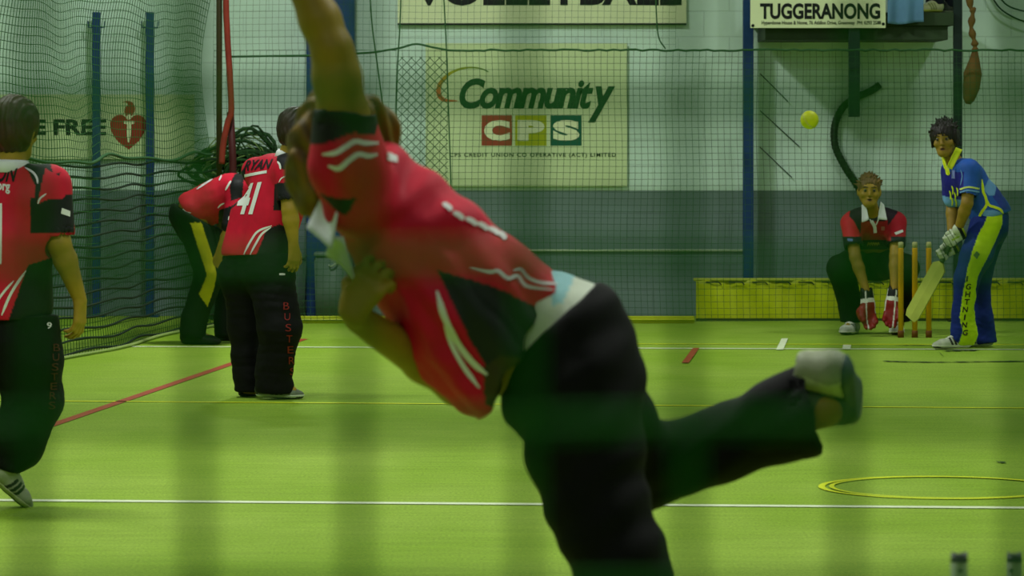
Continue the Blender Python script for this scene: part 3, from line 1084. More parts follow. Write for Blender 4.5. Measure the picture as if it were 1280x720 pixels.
        for ax in range(3):
            o1, o2 = [(1, 2), (2, 0), (0, 1)][ax]
            sa = [slice(None)]*3; sb = [slice(None)]*3
            sa[ax] = slice(0, -1); sb[ax] = slice(1, None)
            A, B = S[tuple(sa)], S[tuple(sb)]
            e = A != B
            for q in (o1, o2):
                f = [slice(None)]*3; f[q] = slice(0, 1)
                e[tuple(f)] = False
                f[q] = slice(-1, None); e[tuple(f)] = False
            w = np.argwhere(e)
            if not len(w): continue
            def cell(d1, d2):
                g = w.copy(); g[:, o1] -= d1; g[:, o2] -= d2
                return idx[g[:, 0], g[:, 1], g[:, 2]]
            q = np.stack([cell(1, 1), cell(0, 1), cell(0, 0), cell(1, 0)], 1)
            fl = ~A[w[:, 0], w[:, 1], w[:, 2]]
            q[fl] = q[fl][:, ::-1]
            quads.append(q)
        Q = np.concatenate(quads)
        Q = Q[(Q >= 0).all(1)]
        for _ in range(relax):
            sm = np.zeros_like(P); ct = np.zeros(len(P))
            for a, b in ((0, 1), (1, 2), (2, 3), (3, 0)):
                np.add.at(sm, Q[:, a], P[Q[:, b]]); np.add.at(ct, Q[:, a], 1)
                np.add.at(sm, Q[:, b], P[Q[:, a]]); np.add.at(ct, Q[:, b], 1)
            P = P*0.5+0.5*sm/np.maximum(ct, 1)[:, None]
        return P, Q

def vnormals(P, Q):
    n = np.cross(P[Q[:, 2]]-P[Q[:, 0]], P[Q[:, 3]]-P[Q[:, 1]])
    N = np.zeros_like(P)
    for i in range(4):
        np.add.at(N, Q[:, i], n)
    return N/np.maximum(1e-12, np.linalg.norm(N, axis=1))[:, None]

def wob(P, f, seed=0):
    """cheap smooth noise in -1..1 made of warped sines"""
    r = np.random.RandomState(seed)
    o = np.zeros(len(P)); a = 1.0; tot = 0
    W_ = P.copy()
    for i in range(4):
        d = r.normal(size=(3, 3)); d /= np.linalg.norm(d, axis=1)[:, None]
        ph = r.uniform(0, 6.28, 3)
        q = np.sin(W_@d.T*f+ph)
        o += a*q.prod(1)**1*2.0 + a*0.35*q[:, 0]; tot += a*1.4
        W_ = W_+0.35/f*q
        f *= 1.9; a *= 0.55
    return np.clip(o/tot, -1, 1)

def clay_obj(name, clay, m, parent, colour=None, relax=2, disp=None):
    P, Q = clay.mesh(relax)
    if disp is not None:
        N = vnormals(P, Q)
        P = P+N*disp(P, N)[:, None]
    N = vnormals(P, Q)
    me = bpy.data.meshes.new(name)
    me.vertices.add(len(P)); me.vertices.foreach_set('co', P.astype(np.float32).ravel())
    me.loops.add(len(Q)*4); me.loops.foreach_set('vertex_index', Q.astype(np.int32).ravel())
    me.polygons.add(len(Q))
    me.polygons.foreach_set('loop_start', np.arange(0, len(Q)*4, 4, dtype=np.int32))
    me.polygons.foreach_set('use_smooth', np.ones(len(Q), dtype=bool))
    me.update(calc_edges=True)
    me.validate()
    if colour is not None:
        C = colour(P, N)
        at = me.color_attributes.new('Col', 'FLOAT_COLOR', 'POINT')
        at.data.foreach_set('color', np.concatenate([C, np.ones((len(C), 1))], 1).astype(np.float32).ravel())
    o = link_mesh(name, me, m, parent)
    o['_n'] = 0
    del o['_n']
    BV[o.name] = (P, Q)
    return o
BV = {}

def pix(P, D=None):
    """court position -> the picture plane of the figure (a plane at its own depth)"""
    y = P[:, 1] if D is None else D
    return 640+P[:, 0]/y*F, HOR+(CAM_Z-P[:, 2])/y*F

def inside(x, y, poly):
    r = np.zeros(len(x), dtype=bool)
    n = len(poly)
    for i in range(n):
        x1, y1 = poly[i]; x2, y2 = poly[(i+1) % n]
        if y1 == y2: continue
        c = ((y1 > y) != (y2 > y)) & (x < (x2-x1)*(y-y1)/(y2-y1)+x1)
        r ^= c
    return r

def const(c):
    return lambda P, N: np.tile(np.array(c), (len(P), 1))

# decals: printed or sewn marks lying on the cloth
def decal_mesh(name, V2, Fc, D, host, m, parent, off=0.003):
    """V2 = pixel positions at depth D, pressed on the host surface along +Y"""
    P, Q = BV[host.name]
    bvh = BVHTree.FromPolygons(P.tolist(), Q.tolist())
    out = []; ok = []
    last = D
    for (x, y) in V2:
        w = W(x, y, D)
        o = Vector((w.x, D-1.5, w.z))
        # follow the true sight line direction of the figure, which is level to within 2 degrees
        dr = (w-Vector((0, 0, CAM_Z))).normalized()
        o = w-dr*1.2
        hit = bvh.ray_cast(o, dr, 3.0)
        if hit[0] is None:
            out.append(None)
        else:
            nn = hit[1]
            if nn.dot(dr) > 0: nn = -nn
            out.append(hit[0]+nn*off)
    Fk = [f for f in Fc if all(out[i] is not None for i in f)]
    Fk = [f for f in Fk if max((out[a]-out[b]).length for a in f for b in f) < 0.15]
    if not Fk: return None
    used = sorted({i for f in Fk for i in f}); mp = {u: k for k, u in enumerate(used)}
    me = bpy.data.meshes.new(name)
    me.from_pydata([out[u][:] for u in used], [], [[mp[i] for i in f] for f in Fk])
    return link_mesh(name, me, m, parent)

def stripe(name, pts, w, D, host, m, parent, ends=True, n=5):
    P = spline([(x, y, 0) for x, y in pts], n) if len(pts) > 2 else [Vector((*pts[0], 0)).lerp(Vector((*pts[1], 0)), k/10) for k in range(11)]
    V2, Fc = [], []
    N_ = len(P)
    for i, p in enumerate(P):
        t = (P[min(i+1, N_-1)]-P[max(i-1, 0)]).normalized()
        nn = Vector((-t.y, t.x, 0))
        ww = w if not ends else w*min(1, 0.35+4*min(i, N_-1-i)/N_)
        for s in (-0.5, 0, 0.5):
            q = p+nn*ww*s; V2.append((q.x, q.y))
    for i in range(N_-1):
        for k in (0, 1):
            a = i*3+k
            Fc.append((a, a+1, a+4, a+3))
    return decal_mesh(name, V2, Fc, D, host, m, parent)

def patch(name, quad, D, host, m, parent, nx=8, ny=8, off=0.003):
    """four corner pixels: top left, top right, bottom right, bottom left"""
    q = [Vector((*p, 0)) for p in quad]
    V2, Fc = [], []
    for j in range(ny+1):
        for i in range(nx+1):
            p = q[0].lerp(q[1], i/nx).lerp(q[3].lerp(q[2], i/nx), j/ny)
            V2.append((p.x, p.y))
    for j in range(ny):
        for i in range(nx):
            a = j*(nx+1)+i
            Fc.append((a, a+1, a+nx+2, a+nx+1))
    return decal_mesh(name, V2, Fc, D, host, m, parent, off)

def print_text(name, body, quad, D, host, m, parent, bold=0.03, shear=0.0, off=0.004, cuts=2):
    """text filling the quad (top left, top right, bottom right, bottom left), pressed on the cloth"""
    me = text_data(body, bold, shear, 0.0)
    bm = BM(); bm.from_mesh(me)
    bmesh.ops.triangulate(bm, faces=bm.faces)
    for _ in range(cuts):
        bmesh.ops.subdivide_edges(bm, edges=bm.edges, cuts=1)
        bmesh.ops.triangulate(bm, faces=bm.faces)
    co = np.array([v.co[:] for v in bm.verts])
    bm.verts.ensure_lookup_table()
    Fc = [[v.index for v in f.verts] for f in bm.faces]
    bm.free()
    mn, mx = co.min(0), co.max(0)
    q = [Vector((*p, 0)) for p in quad]
    V2 = []
    for c in co:
        u = (c[0]-mn[0])/(mx[0]-mn[0]); v = 1-(c[1]-mn[1])/(mx[1]-mn[1])
        p = q[0].lerp(q[1], u).lerp(q[3].lerp(q[2], u), v)
        V2.append((p.x, p.y))
    return decal_mesh(name, V2, Fc, D, host, m, parent, off)

# ------------------------------------------------------------ bodies
def frame(fwd, up):
    f = unit(fwd); u = unit(up); u = unit(u-f*(u@f)); r = np.cross(f, u)
    return np.stack([r, f, u], 1)          # columns: right, forward, up

def add_head(S, c, R, sc=1.0, mouth=True):
    """c = middle of the head; R columns right, forward, up"""
    def L(x, y, z): return A3(c)+R@np.array([x, y, z])*sc
    S.ell(L(0, -0.012, 0.030), (0.074*sc, 0.092*sc, 0.080*sc), R, 0.01)
    S.cone(L(0, 0.022, -0.020), L(0, 0.038, -0.070), 0.060*sc, 0.043*sc, 0.03*sc)
    for sx in (-1, 1):
        S.cone(L(sx*0.045, 0.0, -0.03), L(sx*0.022, 0.060, -0.086), 0.022*sc, 0.016*sc, 0.03*sc)   # jaw line
        S.ell(L(sx*0.043, 0.058, -0.022), (0.022*sc, 0.020*sc, 0.018*sc), R, 0.02*sc)              # cheeks
    S.ell(L(0, 0.066, 0.034), (0.048*sc, 0.018*sc, 0.013*sc), R, 0.02*sc)
    for sx in (-1, 1):
        S.ell(L(sx*0.031, 0.094, 0.010), (0.016*sc, 0.018*sc, 0.009*sc), R, 0.012*sc, 'sub')
    S.cone(L(0, 0.080, 0.018), L(0, 0.101, -0.022), 0.008*sc, 0.011*sc, 0.012*sc)
    for sx in (-1, 1):
        S.ell(L(sx*0.012, 0.092, -0.026), (0.008*sc, 0.009*sc, 0.006*sc), R, 0.006*sc)
    S.ell(L(0, 0.078, -0.048), (0.022*sc, 0.013*sc, 0.006*sc), R, 0.008*sc)
    S.ell(L(0, 0.077, -0.064), (0.018*sc, 0.012*sc, 0.006*sc), R, 0.008*sc)
    if mouth:
        S.ell(L(0, 0.094, -0.056), (0.017*sc, 0.014*sc, 0.0045*sc), R, 0.003, 'sub')
    S.ell(L(0, 0.064, -0.088), (0.018*sc, 0.016*sc, 0.013*sc), R, 0.015*sc)
    for sx in (-1, 1):
        S.ell(L(sx*0.078, -0.008, -0.002), (0.009*sc, 0.018*sc, 0.030*sc), R, 0.008*sc)

def face_colour(c, R, sc, skin, lip=rgb(118, 72, 40), brow=rgb(40, 28, 14)):
    c = A3(c)
    def fn(P, N):
        C = np.tile(np.array(skin), (len(P), 1))
        q = (P-c)@R/sc
        m = (np.hypot(q[:, 0]/0.017, (q[:, 2]+0.056)/0.010) < 1) & (q[:, 1] > 0.05)
        C[m] = lip
        m = (np.hypot(q[:, 0]/0.015, (q[:, 2]+0.056)/0.0055) < 1) & (q[:, 1] > 0.05)
        C[m] = rgb(36, 14, 10)
        for sx in (-1, 1):
            m = (np.hypot((q[:, 0]-sx*0.031)/0.020, (q[:, 2]-0.031-0.004*np.cos((q[:, 0]-sx*0.031)*80))/0.0055) < 1) & (q[:, 1] > 0.05)
            C[m] = brow
        return C
    return fn

def add_eyes(c, R, parent, sc=1.0, iris=rgb(40, 26, 14)):
    for sx in (-1, 1):
        p = Vector((A3(c)+R@np.array([sx*0.031, 0.0715, 0.010])*sc).tolist())
        bm = BM(); bmesh.ops.create_uvsphere(bm, u_segments=16, v_segments=10, radius=0.0125*sc)
        for v in bm.verts: v.co += p
        e = obj('eye', bm, mat('eye_white', rgb(110, 104, 84), 0.4), parent, True)
        q = Vector((A3(c)+R@np.array([sx*0.031, 0.0715+0.0068, 0.010])*sc).tolist())
        bm = BM(); bmesh.ops.create_uvsphere(bm, u_segments=12, v_segments=8, radius=0.0078*sc)
        for v in bm.verts: v.co += q
        obj('iris', bm, mat('dark_iris', iris, 0.2), e, True)

def add_hand(S, w, d, n, th, sc=1.0, curl=(0.5, 0.7, 0.7), thumb_in=0.3, k=0.006, spread=0.10, rf=1.0, thumb_curl=0.4):
    """w wrist, d towards the fingers, n out of the palm, th towards the thumb side"""
    w = A3(w); d = unit(d); n = unit(A3(n)-d*(A3(n)@d)); th = unit(A3(th)-d*(A3(th)@d)-n*(A3(th)@n))
    def rot(v, ang):            # bend direction d towards n
        return v*math.cos(ang)
    offs = (0.030, 0.010, -0.010, -0.029)
    lens = (0.94, 1.04, 0.97, 0.78)
    kn = []
    for o, l in zip(offs, lens):
        kp = w+d*(0.088 if o > -0.02 else 0.080)*sc+th*o*sc*0.95
        S.cone(w+d*0.012*sc+th*o*0.55*sc, kp, 0.0155*sc, 0.0115*sc, 0.014*sc)
        kn.append(kp)
    S.cone(w+d*0.02*sc+th*0.016*sc+n*0.006*sc, w+d*0.05*sc+th*0.028*sc+n*0.008*sc, 0.016*sc, 0.014*sc, 0.012*sc)
    for i, (kp, l) in enumerate(zip(kn, lens)):
        ang = 0.0; p = kp
        sp = (1.5, 0.5, -0.5, -1.5)[i]*spread
        rr = [0.0098, 0.0090, 0.0083, 0.0070]
        for j, (sl, cv) in enumerate(zip((0.044, 0.028, 0.021), curl)):
            ang += cv*(1+0.10*(i-1.5))
            dr = d*math.cos(ang)+n*math.sin(ang)
            dr = unit(dr+th*sp*math.cos(ang))
            q = p+dr*sl*l*sc
            S.cone(p, q, rr[j]*sc*rf, rr[j+1]*sc*rf, k if j else 0.008)
            p = q
    # thumb from the side of the palm
    b = w+d*0.030*sc+th*0.026*sc+n*0.004*sc
    t1 = b+unit(d*0.75+th*0.62+n*thumb_in)*0.042*sc
    t2 = t1+unit(d*0.92+th*(0.30-thumb_curl*0.5)+n*(thumb_in+thumb_curl*0.5))*0.032*sc
    t3 = t2+unit(d*0.95+th*(0.1-thumb_curl*0.6)+n*(thumb_in+thumb_curl*0.6))*0.024*sc
    S.chain([b, t1, t2, t3], [0.0150*sc, 0.0118*sc*rf, 0.0105*sc*rf, 0.0085*sc*rf], 0.008)

def add_torso(S, J, g=0.0, k=0.05, depth=1.0, sh=True, waist=0.0):
    """trunk from neck base J['N'] to pelvis J['P']; g = extra thickness"""
    N_, P_ = A3(J['N']), A3(J['P'])
    up = unit(N_-P_)
    sx = unit(A3(J['SR'])-A3(J['SL'])); hx = unit(A3(J['HR'])-A3(J['HL']))
    L = np.linalg.norm(N_-P_)
    s1 = J.get('w', 1.0)
    for s in (-1, 1):
        a = N_-up*0.13+s*sx*0.072*s1
        m = N_*0.42+P_*0.58+s*(sx+hx)*0.5*0.055*s1+A3(J.get('belly', (0, 0, 0)))
        c = P_+s*hx*0.070*s1
        S.cone(a, m, 0.100*s1+g, 0.090*s1+g+waist, k)
        S.cone(m, c, 0.090*s1+g+waist, 0.102*s1+g, k)
        S_ = A3(J['SR'] if s > 0 else J['SL'])
        S.cone(N_-up*0.045+s*sx*0.04, S_*0.9+(N_-up*0.05)*0.1, 0.048+g*0.6, 0.052*s1+g*0.8, k)
    return S

SK_OL = rgb(160, 130, 40)
def limb(S, pts, r, k=0.02):
    return S.chain(pts, r, k)

def build_body(fig, J, h, parent, skin, face=None, hair=True, head_sc=1.0, hands=None, feet=True, lo=None, hi=None):
    pts = np.array([A3(v) for kk, v in J.items() if kk not in ('w', 'belly', 'Rh', 'hc')]+[A3(J['hc'])])
    lo_ = pts.min(0)-0.22; hi_ = pts.max(0)+0.22
    S = Clay(lo_, hi_, h)
    add_torso(S, J)
    s1 = J.get('w', 1.0)
    up = unit(A3(J['N'])-A3(J['P']))
    hc = A3(J['hc']); R = J['Rh']
    S.cone(A3(J['N'])-up*0.03, hc+R@np.array([0, -0.018, -0.05])*head_sc, 0.058*s1, 0.050*head_sc, 0.03)
    add_head(S, hc, R, head_sc)
    for s in 'LR':
        S.chain([J['S'+s], J['E'+s]], [0.052*s1, 0.040*s1], 0.03)
        E_, W_ = A3(J['E'+s]), A3(J['W'+s])
        S.chain([E_, E_*0.7+W_*0.3, W_], [0.040*s1, 0.041*s1, 0.027], 0.015)
        S.chain([J['H'+s], J['K'+s]], [0.088*s1, 0.055*s1], 0.04)
        K_, A_ = A3(J['K'+s]), A3(J['A'+s])
        S.chain([K_, K_*0.7+A_*0.3, A_], [0.054*s1, 0.054*s1, 0.036], 0.02)
        if 'T'+s in J:
            S.cone(A_-np.array([0, 0, 0.02]), A3(J['T'+s])*0.8+A_*0.2, 0.034, 0.024, 0.02)
        if hands and s in hands:
            add_hand(S, J['W'+s], **hands[s])
    o = clay_obj('body', S, mat('skin', attr=True, rough=0.55, spec=0.35, noise=0.06, nscale=40), parent,
                 face or const(skin))
    return o

def shoe(parent, heel, toe, up=(0, 0, 1), L=0.28, col=rgb(190, 196, 180), sole=rgb(210, 214, 196), accent=rgb(50, 56, 52), h=0.005, name='shoe', wd=1.0, tread=None):
    """heel = rear bottom corner, toe = front bottom point"""
    heel, toe = A3(heel), A3(toe)
    f = unit(toe-heel); u = unit(up); u = unit(u-f*(u@f)); r = np.cross(f, u)
    def p(x, y, z): return heel+r*x+f*y*(L/0.28)+u*z
    lo = np.minimum(heel, toe)-0.17; hi = np.maximum(heel, toe)+0.17
    def shape(S, g=0.0):
        S.cone(p(0, 0.040, 0.046), p(0, 0.13, 0.044), 0.037*wd+g, 0.038*wd+g, 0.02)
        S.cone(p(0, 0.13, 0.040), p(0, 0.20, 0.030), 0.038*wd+g, 0.044*wd+g, 0.02, flat=u, f=0.72)
        S.cone(p(0, 0.20, 0.028), p(0, 0.243, 0.022), 0.043*wd+g, 0.032*wd+g, 0.02, flat=u, f=0.68)
        S.cone(p(0, 0.045, 0.06), p(0, 0.050, 0.100), 0.038*wd+g, 0.038*wd+g, 0.02)
        S.cone(p(0, 0.07, 0.085), p(0, 0.155, 0.055), 0.028*wd+g, 0.025*wd+g, 0.02)
        return S
    S = shape(Clay(lo, hi, h))
    S.cone(p(0, 0.050, 0.125), p(0, 0.050, 0.095), 0.030, 0.028, 0.0, mode='sub')
    S.clip(p(0, 0, 0.016), -u)
    def cf(P, N):
        q = P-heel
        z = q@u; y = q@f/(L/0.28); x = q@r
        C = np.tile(np.array(col), (len(P), 1))
        m = (np.abs(y-0.10-0.4*(z-0.03)) < 0.008) | (np.abs(y-0.125-0.4*(z-0.03)) < 0.008) | (np.abs(y-0.15-0.4*(z-0.03)) < 0.008)
        C[m & (np.abs(x) > 0.018) & (z < 0.075)] = accent
        C[(y > 0.225) & (z > 0.0) & (z < 0.05)] = np.array(col)*0.8
        C[(y < 0.02)] = accent
        C[z > 0.105] = accent
        lc = (np.abs(x) < 0.018) & (y > 0.09) & (y < 0.19) & (np.sin(y*420) > 0.2)
        C[lc & (z > 0.03)] = np.array(rgb(225, 228, 215))
        return C
    o = clay_obj(name, S, mat('shoe_upper', attr=True, rough=0.55, noise=0.08, nscale=60), parent, cf)
    S = shape(Clay(lo, hi, h), 0.004)
    S.clip(p(0, 0, 0.024), u)
    S.clip(p(0, 0, 0.0), -u)
    def cs(P, N):
        q = P-heel
        z = q@u; y = q@f/(L/0.28)
        C = np.tile(np.array(sole), (len(P), 1))
        C[z < 0.007] = tread if tread is not None else accent
        C[(y > 0.23) & (z < 0.012)] = accent
        return C
    clay_obj('sole', S, mat('shoe_sole', attr=True, rough=0.6), o, cs)
    return o

# ------------------------------------------------------------ cloth materials and kit colours
M_CLOTH = mat('kit_cloth', attr=True, rough=0.62, spec=0.25, noise=0.10, nscale=14, bump=0.15, bscale=300)
M_TROU = mat('trouser_cloth', attr=True, rough=0.75, spec=0.15, noise=0.12, nscale=10)
M_PRINT = mat('white_print', rgb(226, 226, 226), 0.6)
M_BPRINT = mat('black_print', rgb(20, 14, 18), 0.6)
M_RPRINT = mat('red_print', rgb(120, 24, 16), 0.6)
M_COLLAR = mat('white_collar_cloth', rgb(222, 226, 228), 0.7, noise=0.05, nscale=12)
RED = rgb(200, 13, 50)
BLK = rgb(22, 22, 26)
TBLK = rgb(10, 11, 11)

def bounds(J, g=0.25):
    pts = np.array([A3(v) for kk, v in J.items() if kk not in ('w', 'belly', 'Rh')])
    return pts.min(0)-g, pts.max(0)+g

def collar(parent, N_, up, R_out, fwd, m, open_=0.0, r=0.062, hgt=0.035, name='collar', flare=0.03, gap=0.6):
    """a folded shirt collar: a ring around the neck with a gap at the front and a turned-down leaf"""
    up = unit(up); f = unit(A3(fwd)-up*(A3(fwd)@up)); rr = np.cross(f, up)
    bm = BM()
    n = 40
    rows = []
    for k in range(n+1):
        a = gap+(2*math.pi-2*gap)*k/n
        dr = f*math.cos(a)+rr*math.sin(a)
        fr = abs(math.cos(a/2))  # 1 at the front gap sides
        drop = 0.030+0.035*max(0, math.cos(a))**2
        c = A3(N_)
        row = [c+dr*(r-0.006)+up*(-0.015), c+dr*r+up*hgt, c+dr*(r+0.006)+up*(hgt+0.004), c+dr*(r+0.012)+up*hgt*0.8,
               c+dr*(r+flare)+up*(hgt-drop-0.012), c+dr*(r+flare-0.008)+up*(hgt-drop-0.012), c+dr*(r+0.006)+up*(hgt*0.6)]
        rows.append([bm.verts.new(q.tolist()) for q in row])
    for a, b in zip(rows[:-1], rows[1:]):
        for k in range(len(a)-1):
            bm.faces.new((a[k], a[k+1], b[k+1], b[k]))
    o = obj(name, bm, m, parent, True)
    md = o.modifiers.new('thick', 'SOLIDIFY'); md.thickness = 0.003
    return o

def hair_cap(parent, c, R, sc, col, m_name, length=0.0, fringe=False, thick=0.014, back=0.0, seed=1, side=0.0, h=0.006, rough=1.0, tufts=0, tl=1.0):
    c = A3(c)
    def L(x, y, z): return c+R@np.array([x, y, z])*sc
    S = Clay(c-0.22*sc, c+0.22*sc, h)
    S.ell(L(0, -0.014, 0.034), ((0.074+thick)*sc, (0.090+thick)*sc, (0.080+thick*1.2)*sc), R, 0.0)
    S.ell(L(0, -0.035, -0.02), ((0.070+thick*0.6)*sc, (0.060+thick)*sc, (0.070+back)*sc), R, 0.03)
    # face opening
    zf = 0.066 if fringe else 0.088
    S.ell(L(0, 0.132, -0.030), (0.074*sc, 0.086*sc, (0.030+zf)*sc), R, 0.010, 'sub')
    if tufts:
        rt = random.Random(seed)
        for i in range(tufts):
            az = rt.uniform(-math.pi, math.pi); el = rt.uniform(0.15, 1.5)
            dr = np.array([math.sin(az)*math.cos(el), -0.15+0.9*math.cos(az)*math.cos(el), math.sin(el)])
            if dr[1] > 0.55 and dr[2] < 0.6: continue
            b0 = L(*(dr*np.array([0.074, 0.094, 0.082])+np.array([0, -0.012, 0.034])))
            tip = b0+R@(dr*0.022*rt.uniform(0.5, 1.3)*tl+np.array([rt.uniform(-.018, .018), rt.uniform(0, .022), rt.uniform(-0.004, .012)]))*sc
            S.cone(b0, tip, 0.013*sc, 0.004*sc, 0.004)
    # clear the ears and neck
    for sx in (-1, 1):
        S.ell(L(sx*0.095, 0.012, -0.035), (0.032*sc, 0.030*sc, 0.045*sc), R, 0.01, 'sub') if side == 0 else None
    S.clip(L(0, 0, -0.085-back), -R[:, 2])
    if fringe:
        for i in range(9):
            x = -0.062+0.0155*i
            S.cone(L(x, 0.055-abs(x)*0.35, 0.085), L(x*1.02+0.008*math.sin(i*2.3), 0.092-abs(x)*0.55, 0.046-abs(x)*0.25+0.010*math.sin(i*1.7)), 0.014*sc, 0.005*sc, 0.006)
        for sx in (-1, 1):
            for i in range(4):
                S.cone(L(sx*0.078, 0.02-0.02*i, 0.04), L(sx*0.086, 0.022-0.022*i, -0.035-0.006*(i % 2)), 0.015*sc, 0.006*sc, 0.006)
    def dsp(P, N):
        q = (P-c)@R
        return rough*0.0035*wob(P*np.array([1, 1, 0.6]), 60, seed)+0.002*np.sin(q[:, 0]*260+4*wob(P, 20, seed+1))
    def cf(P, N):
        v = 1+0.35*wob(P, 45, seed+3)
        return np.array(col)[None, :]*v[:, None]
    return clay_obj('hair', S, mat('hair', attr=True, rough=0.55, spec=0.4), parent, cf, 1, dsp)

# =============================================================== player 41, seen from behind at the left
def person_41():
    D = 21.0
    J = lambda x, y, dy=0.0: W(x, y, D+dy)
    t = thing('person', (W(330, 0, D).x, D, 0), 'person in red and black shirt numbered 41 standing with back turned, left of centre', 'person', 'fielding players in red')
    hc = J(371, 164, -0.02)
    Rh = frame((0.75, 0.66, -0.12), (0.12, 0.0, 1))
    j = dict(N=J(361, 197, 0.0), P=J(322, 322, 0.0), SR=J(360, 212, -0.17), SL=J(318, 214, 0.15), ER=J(362, 262, -0.22), EL=J(340, 262, 0.22),
             WR=J(367, 305, -0.2), WL=J(358, 298, 0.25), HR=J(338, 335, -0.08), HL=J(308, 335, 0.08), KR=J(350, 412, -0.13), KL=J(308, 412, 0.10),
             AR=J(341, 480, -0.08), AL=J(308, 480, 0.08), TR=J(372, 490, -0.08), TL=J(322, 490, 0.10), hc=hc, Rh=Rh, w=1.08)
    build_body(t, j, 0.006, t, SK_OL, hands={
        'R': dict(d=(0.02, 0.05, -1), n=(-0.6, 0.7, 0), th=(0.5, 0.75, 0.0), curl=(0.35, 0.5, 0.5)),
        'L': dict(d=(0.5, 0.2, -0.8), n=(-0.5, -0.5, -0.3), th=(0.3, -0.7, 0), curl=(0.4, 0.5, 0.5))})
    hair_cap(t, hc, Rh, 1.04, rgb(40, 26, 14), 'hair', thick=0.012, seed=4)
    # shirt
    lo, hi = bounds(j)
    S = Clay(lo, hi, 0.006)
    add_torso(S, j, 0.022, 0.06)
    S.cone(J(345, 250, -0.02), J(322, 318, 0), 0.10, 0.125, 0.08)
    S.cone(J(300, 265, 0.05), J(297, 312, 0.05), 0.05, 0.07, 0.08)
    for s, e in (('R', 0.70), ('L', 0.7)):
        a, b = A3(j['S'+s]), A3(j['E'+s])
        S.cone(a, a+(b-a)*e, 0.066, 0.068, 0.04)
        S.cone(a+(b-a)*e, a+(b-a)*(e+0.25), 0.060, 0.062, 0, mode='sub')
    S.clip(J(318, 318), (0.03, 0, -1))
    S.cone(A3(j['N'])+np.array([0, 0, 0.01]), A3(j['N'])+np.array([0.02, 0, 0.09]), 0.050, 0.055, 0.01, mode='sub')
    def cf(P, N):
        x, y = pix(P, D)
        C = np.tile(np.array(RED), (len(P), 1))
        back = P[:, 1] < D+0.25
        C[inside(x, y, [(343, 183), (380, 183), (378, 203), (357, 212), (350, 204)])] = BLK
        C[inside(x, y, [(346, 229), (380, 224), (380, 262), (344, 262)])] = BLK
        C[inside(x, y, [(336, 285), (352, 279), (375, 290), (375, 320), (322, 320)])] = BLK
        C[inside(x, y, [(300, 214), (306, 208), (303, 240), (295, 256), (288, 262)])] = BLK
        return C
    def dsp(P, N):
        return 0.006*wob(P*np.array([1, 1, 0.5]), 14, 3)
    sh = clay_obj('shirt', S, M_CLOTH, t, cf, 2, dsp)
    collar(sh, j['N'], unit(A3(hc)-A3(j['N']))*0.6+np.array([0.0, 0, 0.5]), None, (0.8, 0.6, 0), M_COLLAR, r=0.058, hgt=0.030, flare=0.020)
    print_text('name_print', 'RYAN', [(308, 201), (342, 199), (338, 211), (304, 214)], D, sh, M_BPRINT, sh, 0.03, 0.2)
    patch('small_print', [(306, 218), (334, 213), (334, 216.5), (306, 221.5)], D, sh, M_PRINT, sh, 10, 2)
    print_text('number_print', '41', [(303, 231), (328, 227), (318, 268), (294, 268)], D, sh, M_PRINT, sh, 0.05, 0.1)
    stripe('stripe', [(305, 318), (314, 301), (323, 289), (340, 282)], 2.6, D, sh, M_PRINT, sh)
    stripe('stripe', [(313, 318), (321, 303), (328, 292), (339, 284)], 2.6, D, sh, M_PRINT, sh)
    stripe('piping', [(347, 202), (350, 206), (351, 212)], 2.4, D, sh, M_PRINT, sh)
    stripe('piping', [(349, 228), (352, 223), (358, 220)], 1.4, D, sh, M_PRINT, sh)
    patch('sleeve_badge', [(361, 229), (375, 234), (375, 241), (360, 236)], D, sh, M_PRINT, sh)
    # trousers
    S = Clay(lo, hi, 0.007)
    hx = unit(A3(j['HR'])-A3(j['HL']))
    for s in (-1, 1):
        S.cone(A3(j['P'])+s*hx*0.06+np.array([0, 0, 0.03]), A3(j['P'])+s*hx*0.07-np.array([0, 0, 0.09]), 0.115, 0.13, 0.06)
    S.chain([j['HR'], j['KR'], J(342, 470, -0.08), J(343, 484, -0.08)], [0.135, 0.115, 0.100, 0.105], 0.03)
    S.chain([j['HL'], j['KL'], J(310, 470, 0.08), J(311, 485, 0.08)], [0.13, 0.098, 0.078, 0.082], 0.03)
    S.chain([J(318, 330, 0.05), J(292, 345, 0.05), J(290, 360, 0.05)], [0.10, 0.07, 0.04], 0.06)
    S.clip(J(0, 312), (0, 0, 1))
    S.clip(J(0, 491), (0, 0, -1))
    def tcf(P, N):
        x, y = pix(P, D)
        C = np.tile(np.array(TBLK), (len(P), 1))
        return C
    def td(P, N):
        return 0.010*wob(P*np.array([1, 1, 1.3]), 9, 8)+0.006*wob(P*np.array([.5, .5, 2]), 16, 2)
    tr = clay_obj('trousers', S, M_TROU, t, tcf, 2, td)
    for i, ch in enumerate('BUSTERS'):
        y0 = 378+i*13.6
        x0 = 354+i*1.3
        print_text('leg_print', ch, [(x0, y0), (x0+7, y0), (x0+7, y0+9), (x0, y0+9)], D, tr, M_RPRINT, tr, 0.0, cuts=1)
    patch('trouser_logo', [(349, 341.5), (356, 341.5), (356, 344), (349, 344)], D, tr, M_PRINT, tr, 3, 2)
    shoe(t, J(318, 498.2, -0.08), J(381, 498.2, -0.06), L=0.275, col=rgb(110, 120, 100), sole=rgb(190, 200, 170), accent=rgb(40, 50, 36))
    shoe(t, J(298, 497.5, 0.12), J(346, 497.5, 0.30), L=0.27, col=rgb(24, 26, 22), sole=rgb(30, 32, 26), accent=rgb(14, 15, 14))
person_41()

